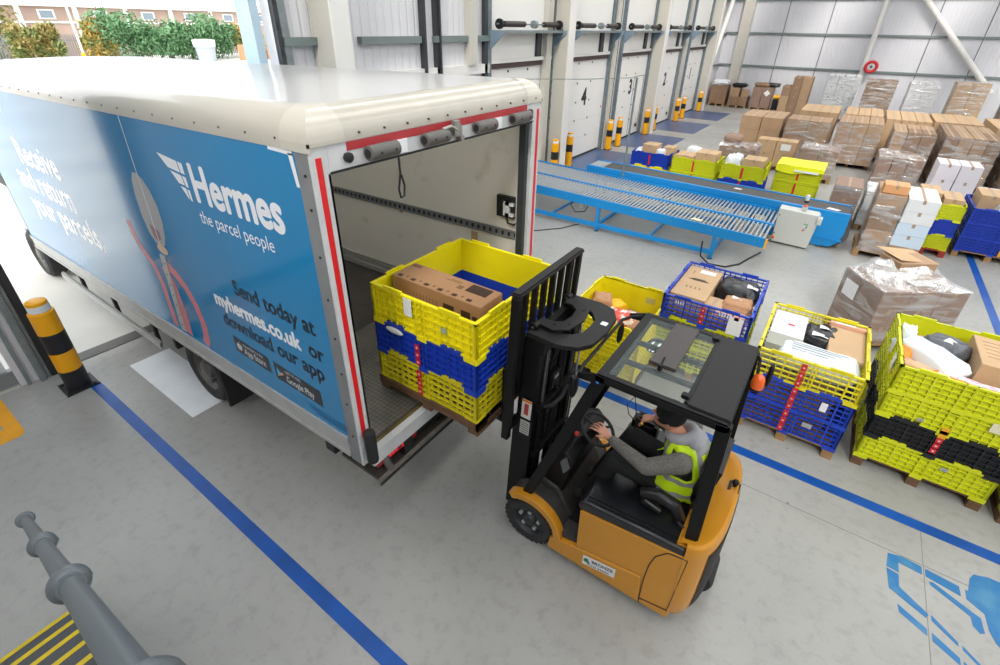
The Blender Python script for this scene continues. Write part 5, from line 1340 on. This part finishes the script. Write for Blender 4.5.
# N row
load(-3.07, 16.5, (2, 2, 2), (.52, .55, .38), 'film wrapped load before the left brown load', m=[M_cg], wrap='shiny loose film over the load in front of the left brown load', over=.14)
bag(-2.85, 17.3, .91, .5, .5, .26, M_cg, 'grey brown sack on top of the film wrapped load at the left', seed=21)
q_ = load(-2.28, 18.3, (2, 1, 2), (.58, .6, .40), 'pair of light cartons with a white sheet', m=[M_card2])
MB().box(-.14, .14, -.303, -.297, .12, .32).build('paper_sheet', M_paper, q_[(1, 0, 1)])
load(-.95, 17.5, (2, 2, 2), (.50, .55, .40), 'film wrapped grey load behind the yellow covered crate', m=[M_cg], wrap='milky film over the grey load behind the yellow covered crate', over=.1)
load(1.0, 17.5, (3, 2, 2), (.34, .55, .42), 'film wrapped load in front of the brown rows', m=[M_cg], wrap='bright film over the load in front of the brown rows', over=.1)
load(2.12, 15.9, (2, 1, 3), (.42, .8, .38), 'white box stack behind the yellow and blue crates', m=[mat('lilac_white_cardboard', 'd8d3da', .6)])
load(3.1, 16.0, (1, 1, 2), (.40, .42, .38), 'small white box stack right of the white boxes', m=[M_wcard], pal=None, z0=0)
# P1 near the belt end
load(.17, 13.4, (1, 1, 3), (.55, 1.0, .28), 'brown load by the end of the belt conveyor', m=[M_cg], wrap='film round the brown load by the belt end')
load(.80, 13.5, (1, 1, 3), (.5, 1.0, .26), 'film wrapped grey load right of the belt end', m=[M_wcard], wrap='heavy grey film over the load right of the belt end', over=.08)
# P2 : brown and white column
load(.90, 11.75, (1, 1, 5), (.46, 1.1, .235), 'brown column on the pale pallet', m=[M_card3, M_card], pal=None, z0=.141)
load(1.37, 11.75, (1, 1, 1), (.50, 1.1, .22), 'bottom brown box under the white boxes', m=[M_card], pal=None, z0=.141)
load(1.37, 11.75, (1, 1, 4), (.50, 1.1, .235), 'white box column beside the brown column', m=[M_wcard, mat('pale_blue_cardboard', 'c2d3e2', .5)], pal=None, z0=.363)
pallet(1.40, 12.3, 'pale wooden pallet under the brown and white box columns', 'pale', sx=1.1, sy=1.1)
film(.90, 1.36, 11.75, 12.85, .14, 1.32, 'clear film round the tall brown column')
carton(1.14, 12.05, 1.325, .40, .42, .16, 'orange brown carton on top of the tall brown column', m=mat('orange_cardboard', 'cf9a6a', .6))
# P2c yellow/blue/yellow crates on a red pallet
pallet(2.02, 13.2, 'red pallet under the small yellow and blue crate stack', 'red', sx=.8, sy=1.0)
for z, c, lb in ((.15, 'lime', 'bottom yellow crate on the red pallet'), (.46, 'blue', 'blue crate in the stack on the red pallet'), (.77, 'lime', 'top yellow crate on the red pallet')):
    crate(c, .30, 2.02, 13.2, z, lb, 'crate stack on the red pallet', False, sx=.78, sy=.95)
carton(1.84, 13.35, .16, .33, .7, 1.05, 'tall light brown carton standing in the crates on the red pallet', m=M_card2)
carton(2.2, 13.2, .16, .32, .7, 1.0, 'second light brown carton standing in the crates on the red pallet', m=M_card2)
# P3 big blue stack
for k, lb in enumerate(('bottom', 'middle', 'top')):
    c = crate('blue', .29, 3.13, 13.6, .15+k*.292, '%s blue crate of the big blue stack at the right edge' % lb, 'big blue crate stack at the right edge', False, sx=1.15, sy=1.2)
    front_label(c, .12, .0, .045, .28, M_rlab if k == 1 else M_olab, 'tape_strip', sx=1.15)
pallet(3.13, 13.6, 'pale pallet under the big blue crate stack', 'pale', sx=1.15)
bag(3.25, 13.4, .16, .7, .6, 1.0, M_bagw, 'bulging white bag in the big blue crate stack', seed=31, sharp=.4, lump=.14)
carton(2.85, 13.75, .16, .4, .7, 1.05, 'brown carton in the big blue crate stack at the right', m=M_card2)
# row behind the belt
def low(x0, y0, cols, label, sx=1.15):
    pallet(x0+sx/2, y0+.5, 'pallet under the %s' % label, 'pale', sx=sx, sy=1.0)
    for k, c in enumerate(cols):
        cr = crate(c, .37, x0+sx/2, y0+.5, .145+k*.372, '%s crate of the %s' % (('lower', 'upper')[k], label), label, False, sx=sx, sy=1.0)
        front_label(cr, 0, .04, .05, .28, M_rlab, 'warning_label', sx=sx, sy=1.0)
low(-5.0, 14.2, ('yellow', 'blue'), 'blue crate group left behind the belt', 1.1)
low(-3.8, 14.2, ('lime', 'lime'), 'yellow crate group in the middle behind the belt', 1.2)
low(-2.5, 14.3, ('blue', 'lime'), 'yellow on blue crate group behind the belt', 1.1)
carton(-4.55, 14.6, .16, .42, .5, .92, 'brown carton in the blue crate left behind the belt', m=M_card2); carton(-4.05, 14.75, .16, .3, .4, .88, 'second brown carton in the blue crate left behind the belt', m=M_card2)
bag(-4.85, 14.5, .16, .22, .5, .8, M_bagw, 'white bag at the left in the blue crate behind the belt', seed=33); bag(-4.22, 14.45, .16, .26, .34, .84, M_bagw, 'white bag at the right in the blue crate behind the belt', seed=34)
carton(-3.5, 14.6, .16, .5, .6, .78, 'light carton low in the yellow crates behind the belt', m=M_card2); carton(-2.95, 14.65, .16, .55, .6, .90, 'large light carton in the yellow crates behind the belt', m=M_card2)
bag(-3.45, 15.1, .16, .5, .3, .9, M_bagw, 'white bag at the back of the yellow crates behind the belt', seed=35)
bag(-2.25, 14.7, .16, .42, .6, .92, M_bagw, 'bulging white bag in the yellow on blue crates', seed=36); carton(-1.75, 14.75, .16, .5, .6, .88, 'light carton in the yellow on blue crates', m=M_card2)
low(-1.23, 15.05, ('lime', 'lime'), 'yellow covered crate right of the row behind the belt', 1.08)
t = thing('yellow_cover', 'bright yellow sheet folded over the crate behind the conveyor end', 'cover', (-.69, 15.55, .90))
m = MB(); m.grid(lambda u, v: (-.56+1.12*u, -.53+1.0*v, .02+.02*noise.noise(V((u*3, v*3, 0)))), 10, 10); m.grid(lambda u, v: (-.56+1.12*u, -.535-.01*math.sin(9*u), .02-.16*v*(1+.3*math.sin(5*u))), 12, 3)
m.build('sheet', mat('bright_yellow_sheet', 'eef01c', .45), t)
m = MB(); m.box(-.12, .45, -.56, -.548, -.12, -.07); m.build('white_tie', M_paper, t)

# far wall loads
load(-7.40, 33.1, (1, 1, 1), (.95, .9, 1.0), 'tall carton in the far left corner by door 1', m=[M_card3]); bag(-6.93, 33.5, 1.14, .9, .8, .3, M_bagw, 'white bag on the carton in the far left corner', seed=40)
load(-6.25, 33.0, (2, 1, 2), (.5, .9, .46), 'mixed carton load second from the far left corner', m=MX, missing=((1, 0, 1),)); carton(-5.5, 33.4, .61, .4, .5, .36, 'loose brown carton on the mixed load in the far left', rz=.2)
q_ = load(-5.05, 32.9, (2, 1, 2), (.52, .9, .52), 'carton load with a white diamond label by the far wall', m=[M_cg])
MB().prism([(-.0, .08), (.17, .25), (0, .42), (-.17, .25)], 'y', -.452, -.448).build('diamond_label', M_paper, q_[(1, 0, 1)])
for i, (x, y, z) in enumerate(((-5.9, 33.6, 1.08), (-4.7, 33.5, 1.19), (-4.2, 33.7, 1.19))):
    bag(x, y, z, .8, .5, .22, M_bagk if i != 1 else M_card3, ('black bag on the mixed load by the far wall', 'dark brown bundle on the diamond label load', 'black bag on the diamond label load')[i], seed=50+i)
load(-3.85, 32.4, (1, 1, 1), (.6, .8, .55), 'low dark load between the cartons by the far wall', m=[M_ck]); bag(-3.55, 32.7, .70, .6, .5, .2, mat('yellow_envelope', 'f0b81e'), 'yellow and white bag on the low dark load', seed=55)
load(-3.35, 30.8, (3, 1, 4), (.42, 1.2, .46), 'tall brown load by the far wall left of the white boxes', m=MX, missing=((0, 0, 3),))
load(-1.45, 31.2, (3, 1, 4), (.44, 1.2, .50), 'tall white box load by the far wall', m=[M_wcard], wrap='clear film round the tall white box load by the far wall')
FW = [(.16, 29.5, 1.15, M_card3, 'shiny wrapped load right of the far wall white boxes'), (1.78, 29.6, 1.05, mat('light_grey_wrapped', 'c9c9cc', .5), 'silver wrapped load by the far wall'), (3.45, 30.5, 1.15, M_card2, 'wrapped load under the diagonal brace by the far wall'), (5.3, 30.5, 1.15, M_card3, 'wrapped load at the right end of the far wall')]
for x, y, w_, m_, lb in FW: load(x, y, (2, 1, 4), (w_/2, 1.1, .50), lb, m=[m_], wrap='film round the %s' % lb, over=.05)
load(4.6, 27.2, (2, 1, 2), (.45, .5, .45), 'pair of light boxes at the right before the far wall', m=[M_wcard, M_card2])
# ================================================================ conveyors
M_cvb = mat('conveyor_blue', '0f87cc', .4, var=.05)
M_roll = mat('steel_roller', 'a9acad', .4, metal=.35, var=.12, scale=20)
M_belt = mat('grey_belt', '4d4b4a', .7, var=.15, scale=4)
M_cab = mat('light_grey_cabinet', 'bfc1bb', .45)
def zr(x): return .775 + (x+6)*(-.025)
t = thing('roller_conveyor', 'blue framed conveyor with two lanes of steel rollers behind the forklift', 'conveyor', (-3.6, 10.3, 0))
XF = lambda p: p - V((-3.6, 10.3, 0))
CXA, CXB, CY0, CY1, CYM = -7.1, -.62, 9.72, 11.74, 10.72
def rail(y0, y1, dz0, dz1, nm='side_rail'):
    m = MB(); m.add([(CXA, y0, zr(CXA)+dz0), (CXB, y0, zr(CXB)+dz0), (CXB, y1, zr(CXB)+dz0), (CXA, y1, zr(CXA)+dz0), (CXA, y0, zr(CXA)+dz1), (CXB, y0, zr(CXB)+dz1), (CXB, y1, zr(CXB)+dz1), (CXA, y1, zr(CXA)+dz1)],
          [(0,3,2,1),(4,5,6,7),(0,1,5,4),(1,2,6,5),(2,3,7,6),(3,0,4,7)])
    return m.build(nm, M_cvb, t)
rail(CY0, CY0+.035, -.17, .02); rail(CY1-.035, CY1, -.17, .02); rail(CYM-.03, CYM+.03, -.05, .01, 'centre_rail')
pitch = .0805; rest = MB(); cnt = 0
rm = {}
n = int((CXB-CXA-.06)/pitch)
for k in range(n):
    x = CXB-.05-k*pitch
    for (a, b) in ((CY0+.035, CYM-.03), (CYM+.03, CY1-.035)):
        if cnt < 100:
            if (a,) not in rm: rm[(a,)] = (lambda: None) 
            m = MB(); m.cyl((x, a, zr(x)-.028), (x, b, zr(x)-.028), .0215, 10)
            m.build('roller', M_roll, t); cnt += 1
        else: rest.cyl((x, a, zr(x)-.028), (x, b, zr(x)-.028), .0215, 10)
o = rest.build('roller', M_roll, t); o['kind'] = 'stuff'
for x in (-6.6, -4.0, -1.5):
    for y in (CY0+.01, CY1-.07):
        MB().box(x-.035, x+.035, y, y+.06, .02, zr(x)-.1).build('leg', M_cvb, t)
        MB().cyl((x, y+.03, 0), (x, y+.03, .02), .05, 12).build('foot', M_dark, t)
    MB().box(x-.03, x+.03, CY0+.03, CY1-.05, .12, .18).build('cross_bar', M_cvb, t)
for y in (CY0, CY1-.06): MB().box(CXA, -1.46, y, y+.06, .10, .19).build('lower_rail', M_cvb, t)
for x in (-5.2, -2.8): MB().box(x-.02, x+.02, CY0+.05, CY1-.05, .12, .17).build('cross_bar', M_cvb, t)
MB().box(CXB-.005, CXB+.03, CY0-.005, CY0+.04, zr(CXB)-.18, zr(CXB)+.01).build('end_cap', M_yel, t)
MB().rbox(-2.02, -1.86, CY0+.06, CY0+.16, .46, .56, .01).build('junction_box', M_yel, t)
MB().rbox(-4.55, -4.42, CY0+.2, CY0+.3, .38, .56, .01).build('sensor_box', mat('cream_box', 'd8d3bd', .5), t)
m = MB(); m.tube([(-4.6, CY0+.2, .6), (-4.75, CY0+.15, .45), (-4.6, CY0+.12, .3), (-4.4, CY0+.2, .33), (-4.35, CY0+.25, .45)], .012, 6); m.build('cable', M_rubber, t)
for i in range(7): MB().cyl((-5.6+i*.8, CY0-.004, zr(-5.6+i*.8)-.08), (-5.6+i*.8, CY0, zr(-5.6+i*.8)-.08), .012, 8).build('bolt', M_galv, t)
XF = None
def cable(nm, pts, r, label, m=M_rubber):
    q = MB(); q.tube(pts, r, 6); o = q.build(nm, m); return tag(o, label, 'cable')
cable('floor_cable', [(-4.5, 9.9, .012), (-4.7, 9.4, .012), (-5.1, 8.9, .012), (-5.5, 8.75, .012), (-5.9, 8.6, .012)], .012, 'thin grey cable on the floor in front of the roller conveyor', M_dark)
cable('floor_cable', [(-1.7, 9.7, .35), (-1.65, 9.55, .1), (-1.45, 9.45, .016), (-1.15, 9.5, .016), (-.95, 9.8, .016), (-.85, 10.2, .016), (-.7, 10.6, .05)], .016, 'black cable looping on the floor under the conveyor end')
# belt conveyor
def zb(x): return .785 + (.6-x)*.018
BX0, BX1, BY0, BY1 = -5.3, .60, 11.78, 12.54
t = thing('belt_conveyor', 'blue belt conveyor with a dark belt and grey control cabinet at its end', 'conveyor', (-2.3, 11.4, 0))
XF = lambda p: p - V((-2.3, 11.4, 0))
def slab(x0, x1, y0, y1, a, b, nm, m_, bz=zb):
    m = MB(); m.add([(x0, y0, bz(x0)+a), (x1, y0, bz(x1)+a), (x1, y1, bz(x1)+a), (x0, y1, bz(x0)+a), (x0, y0, bz(x0)+b), (x1, y0, bz(x1)+b), (x1, y1, bz(x1)+b), (x0, y1, bz(x0)+b)],
          [(0,3,2,1),(4,5,6,7),(0,1,5,4),(1,2,6,5),(2,3,7,6),(3,0,4,7)]); return m.build(nm, m_, t)
slab(BX0, BX1, BY0, BY0+.07, -.20, .01, 'side_rail', M_cvb); slab(BX0, BX1, BY1-.05, BY1, -.20, .01, 'side_rail', M_cvb)
slab(BX0+.3, BX1-.02, BY0+.07, BY1-.05, -.05, -.012, 'belt', M_belt)
m = MB(); m.prism([(-.9, .06), (-.9, .70), (.60, .70), (.60, .36), (.55, .18), (.42, .06), (.2, .05)], 'y', BY0-.005, BY0+.03)
m.build('side_plate', M_cvb, t)
m = MB(); m.prism([(.1, .22), (.1, .26), (.6, .24), (.6, .20)], 'y', BY0-.03, BY0); m.build('plate_edge', M_cvb, t)
m = MB(); m.cyl((.42, BY0+.02, .36), (.42, BY1, .36), .27, 24); m.build('end_drum', M_belt, t)
for x in (-5.0, -3.2, -1.2, .2):
    for y in (BY0+.05, BY1-.1): MB().box(x-.03, x+.03, y, y+.05, 0, zb(x)-.15).build('leg', M_cvb, t)
m = MB(); 
for k in range(9): m.cyl((BX0+.02+k*.045, BY0+.07, zb(BX0)-.03), (BX0+.02+k*.045, BY1-.05, zb(BX0)-.03), .02, 8)
o = m.build('end_rollers', M_roll, t)
m = MB(); m.prism([(-.64, .05), (-.66, .78), (.06, .76), (.10, .72), (.05, .03)], 'y', 11.44, 11.76); m.build('control_cabinet', M_cab, t, bevel=.01)
for x, z, c, r in ((-.62, .14, M_yel, .035), (-.36+.24, .54, mat('button_green', '2f9e55', .4), .014), (-.10+.02, .54, mat('button_green', '2f9e55'), .012), (-.12, .48, M_refl, .012), (-.08, .48, M_black, .012), (-.12, .41, mat('button_red', 'd13a2a', .4), .018)):
    MB().cyl((x, 11.44, z), (x, 11.425, z), r, 14).build('button', c, t)
MB().cyl((-.62, 11.43, .14), (-.62, 11.405, .14), .024, 14).build('emergency_stop', mat('button_red', 'd13a2a'), t)
MB().rbox(.06, .15, 11.40, 11.58, .58, .72, .01).build('side_socket', M_cab, t)
for x, z in ((-.62, .64), (-.62, .24)): MB().cyl((x, 11.44, z), (x, 11.43, z), .014, 8).build('lock', M_black, t)
MB().rbox(-.27, -.17, 11.56, 11.66, .78, .85, .008).build('signal_box', M_cab, t); MB().rbox(-.26, -.18, 11.58, 11.64, .85, .88, .008).build('signal_lamp', mat('signal_orange', 'e2552c', .4), t)
m = MB(); m.cyl((-.24, 12.2, .80), (-.24, 12.2, .95), .04, 14); m.build('lamp_body', M_refl, t); MB().cyl((-.24, 12.2, .78), (-.24, 12.2, .83), .042, 14).build('lamp_base', M_black, t)
MB().cyl((-4.28, 11.76, .0), (-4.28, 11.76, 3.05), .026, 10).build('upright_pole', M_galv, t)
XF = None
tag(MB().prism([(.15, 12.0), (.36, 11.95), (.42, 12.05), (.2, 12.12)], 'z', .785, .789).build('paper_sheet', M_paper), 'white paper lying on the right end of the belt conveyor', 'paper')
tag(MB().prism([(-1.75, 12.2), (-1.6, 12.17), (-1.56, 12.25), (-1.7, 12.28)], 'z', .822, .826).build('paper_sheet', M_paper), 'white paper lying in the middle of the belt conveyor', 'paper')
tag(MB().prism([(-2.05, 9.85), (-1.85, 9.82), (-1.82, 9.92), (-2.0, 9.97)], 'z', .692, .70).build('paper_sheet', mat('cream_label', 'd9d4b4')), 'cream label lying on the front rollers of the conveyor', 'paper')
cable('overhead_wire', [(-4.28, 11.76, 3.05), (-5.5, 11.6, 2.95), (-7.5, 11.3, 2.85)], .008, 'thin pale wire running from the conveyor pole to the dock door', M_galv)

# ================================================================ stair handrail bottom left
M_rail = mat('grey_powder_coat', '5f666a', .38, metal=.25)
# stair and handrail at the lower left
st = thing('metal_staircase', 'dark grey metal stair with yellow strips at the lower left under the handrail', 'stairs', (-2.4, -.6, 0))
XF = lambda p: p - V((-2.4, -.6, 0))
M_tread = mat('dark_grey_tread', '4a4e52', .6, bump=.3, bscale=120)
M_ystrip = mat('yellow_nosing_paint', 'd6bb16', .5, var=.12, scale=12)
for i in range(14):
    x = -3.71+.275*i; z = .19*(i+1)
    MB().box(x, x+.29, -1.15, -.10, z-.035, z).build('tread', M_tread, st)
    MB().box(x-.002, x+.03, -1.15, -.10, z-.02, z+.003).build('nosing_strip', M_ystrip, st)
for y in (-.10, -1.19):
    MB().prism([(-3.95, 0), (-3.7, 0), (.05, 2.55), (.05, 2.85), (-.15, 2.85)], 'y', y, y+.03).build('stringer', M_rail, st)
MB().cyl((-.06, -.1, 0), (-.06, -.1, 2.55), .04, 12).build('support_post', M_rail, st)
XF = None
R0, R1 = V((-2.80, -.072, 1.86)), V((-.20, -.01, 3.57))
hr = thing('handrail', 'grey tubular handrail with ball joints running down to the lower left', 'handrail', tuple(R0))
XF = lambda p: p - R0
d_ = (R1-R0).normalized()
MB().cyl(R0, R1, .021, 24).build('top_rail', M_rail, hr)
m = MB(); m.cyl(R0-d_*.01, R0+d_*.03, .038, 24); m.build('end_flange', M_rail, hr, bevel=.008)
for xb in (-1.78, -1.09, -.43):
    c = R0+d_*((xb-R0.x)/d_.x); up = V((0, 0, 1))
    m = MB(); m.ball(c, .039, n=24); m.cyl(c-d_*.042, c+d_*.042, .026, 20); m.build('ball_joint', M_rail, hr)
    MB().cyl((c.x, c.y, max(.05, c.z-1.02)), c, .017, 14).build('post', M_rail, hr)
    MB().ball(c+V((.0, .030, -.022))-d_*.05, .011, n=10).build('clamp_screw', M_rail, hr)
MB().cyl(R0+V((0, 0, -.5)), R1+V((0, 0, -.5)), .017, 14).build('middle_rail', M_rail, hr)
MB().cyl(R0, (R0.x, R0.y, .02), .017, 14).build('end_post', M_rail, hr)
XF = None

# ================================================================ outside the dock door
M_brick = mat('pale_brick', 'b39a8c', .8, var=.18, scale=.6)
M_ofc = mat('white_fascia', 'e3e0dc', .6)
M_pals = mat('grey_palisade', '8f979d', .5, metal=.3, var=.15)
def leafmat(nm, c1, c2): return mat(nm, c1, .7, hx2=c2, scale=.8, lo=.4, hi=.6)
LFS = [leafmat('leaf_olive', '6f7d44', '94824a'), leafmat('leaf_green', '6d9468', '527a50'), leafmat('leaf_yellow', 'b8964a', '7f8448')]
M_bark = mat('bark', '5d4c3d', .9)
f = thing('palisade_fence', 'grey palisade fence behind the yard', 'fence', (-69, 32, 0))
XF = lambda p: p - V((-69, 32, 0))
m = MB()
for i in range(330): y = 2+i*.22; m.prism([(y-.05, 0), (y-.05, 2.45), (y, 2.62), (y+.05, 2.45), (y+.05, 0)], 'x', -69.01, -68.98)
m.build('pales', M_pals, f)
for z in (.4, 2.0): MB().box(-69.08, -69.02, 2, 74, z, z+.08).build('rail', M_pals, f)
XF = None
rnd = random.Random(5)
def shrub(x, y, w, h, lm, label, n=4200):
    t = thing('shrub', label, 'shrub', (x, y, 0), 0, 'shrubs along the yard fence')
    m = MB(); cl = [(rnd.uniform(-.12, .12)*w, rnd.uniform(-.42, .42)*w, rnd.uniform(.25, .8)*h, rnd.uniform(.16, .3)*w) for _ in range(16)]
    for _ in range(n):
        c = rnd.choice(cl); a = rnd.uniform(0, 2*PI); u = rnd.uniform(-1, 1); r = c[3]*rnd.uniform(.55, 1.05)
        p = V((c[0]+r*math.cos(a)*math.sqrt(1-u*u), c[1]+r*math.sin(a)*math.sqrt(1-u*u), max(.1, c[2]+r*u*.8)))
        e = V((rnd.uniform(-1, 1), rnd.uniform(-1, 1), rnd.uniform(-1, 1))).normalized(); g_ = e.orthogonal().normalized(); s = rnd.uniform(.12, .30)
        m.add([p, p+e*s+g_*s*.4, p+e*s*2, p+e*s-g_*s*.4], [(0, 1, 2, 3)])
    m.build('foliage', lm, t)
    MB().tube([(0, 0, 0), (.05, .1, h*.35), (-.1, 0, h*.65)], [.12, .09, .04], 8).build('trunk', M_bark, t)
for x, y, w_, h, k, lb in ((-73.5, 13.5, 8, 6.4, 0, 'tall olive green shrub behind the fence at the far left'), (-66, 17.3, 3.4, 3.9, 0, 'small olive shrub before the fence left of the white pole'), (-66, 22.2, 3.2, 4.4, 2, 'autumn yellow shrub right of the white pole'),
        (-66, 25.6, 6.4, 4.6, 1, 'dense green shrub in the middle of the fence'), (-66, 29.2, 5, 3.9, 1, 'second green shrub beside the dense one'), (-66, 34.2, 6.0, 4.6, 1, 'green shrub behind the round bin'), (-66, 38.5, 4.4, 4.0, 2, 'yellow tinged shrub behind the pallet pile')):
    shrub(x, y, w_, h, LFS[k], lb)
b = thing('brick_building', 'low brick building with white piers behind the yard fence', 'building', (-80, 36, 0))
XF = lambda p: p - V((-80, 36, 0))
MB().box(-88, -80, -5, 90, 0, 5.2).build('wall', M_brick, b); MB().box(-88.3, -79.6, -5, 90, 5.2, 6.0).build('fascia', M_ofc, b)
for i in range(13): MB().box(-80, -79.75, 4+i*5.4, 4.5+i*5.4, 0, 5.2).build('pier', M_ofc, b)
MB().box(-79.98, -79.9, -5, 90, 3.5, 3.7).build('string_course', M_ofc, b)
for i in range(12):
    MB().box(-79.98, -79.9, 6+i*5.4, 7.6+i*5.4, 3.9, 4.9).build('window', M_ofc, b); q = MB().box(-79.9, -79.86, 6.2+i*5.4, 7.4+i*5.4, 4.05, 4.75).build('pane', mat('grey_glass', '7e8b95', .15), b)
XF = None
t = thing('flag_pole', 'slim white pole with a yellow foot in the yard', 'pole', (-63.5, 20, 0))
MB().cyl((0, 0, 0), (0, 0, 9), .10, 12).build('pole', M_white_steel, t); MB().cyl((0, 0, 0), (0, 0, 1.1), .17, 12).build('foot', M_yel, t)
t = thing('round_bin', 'large round grey bin with a white lid in the yard', 'bin', (-62.5, 31.4, 0))
MB().lathe([(.6, .05), (.9, .05), (1.02, 1.35), (1.1, 1.38), (1.1, 1.5)], (0, 0, 0), 'z', 28).build('body', mat('light_grey_bin', 'a9b2b8', .5), t)
MB().lathe([(1.12, 1.5), (1.15, 2.0), (1.18, 2.02), (1.18, 2.12), (.4, 2.2)], (0, 0, 0), 'z', 28).build('lid', M_ofc, t)
for i, (x, y, n_) in enumerate(((-61, 35.4, 9), (-61.2, 37.0, 9), (-61, 38.5, 6))):
    t = thing('pallet_pile', ('left', 'middle', 'right lower')[i]+' pile of empty pallets in the yard', 'pallet pile', (x, y, 0), 0, 'pallet piles in the yard')
    for k in range(n_):
        m = MB(); m.box(-.6, .6, -.7, .7, k*.18+.14, k*.18+.165)
        for yy in (-.62, 0, .62): m.box(-.6, .6, yy-.07, yy+.07, k*.18, k*.18+.14)
        m.build('pallet', mat('pale_orange_timber', 'c99a72', .8, var=.2), t)
# ================================================================ sky, camera
w = bpy.data.worlds.new('world'); SC.world = w; w.use_nodes = True
bg = w.node_tree.nodes['Background']; bg.inputs['Color'].default_value = (.93, .97, 1, 1); bg.inputs['Strength'].default_value = SKY
su = bpy.data.lights.new('sun', 'SUN'); su.energy = 4.0; su.angle = .3; su.color = (1, .95, .88)
so = bpy.data.objects.new('sun', su); COL.objects.link(so); so.rotation_euler = (math.radians(48), 0, math.radians(20)); so.location = (-30, 0, 20)
cd = bpy.data.cameras.new('camera'); cam = bpy.data.objects.new('camera', cd); COL.objects.link(cam); SC.camera = cam
yw, pt, rl = -.6018, .5158, .0169
f = V((math.sin(yw)*math.cos(pt), math.cos(yw)*math.cos(pt), -math.sin(pt)))
r0 = V((math.cos(yw), -math.sin(yw), 0)); u = r0.cross(f)
rr = math.cos(rl)*r0 + math.sin(rl)*u; uu = -math.sin(rl)*r0 + math.cos(rl)*u
Mx = Matrix((rr, uu, -f)).transposed().to_4x4(); Mx.translation = V((0, 0, 4.05)); cam.matrix_world = Mx
cd.sensor_width = 36; cd.lens = 480.1/1000*36; cd.shift_x = .0027; cd.shift_y = -.035; cd.clip_end = 400; cd.clip_start = .05
vs = SC.view_settings; vs.view_transform = 'Standard'; vs.look = 'None'; vs.gamma = 1; vs.use_curve_mapping = False; vs.exposure = EXPO
SC.display_settings.display_device = 'sRGB'
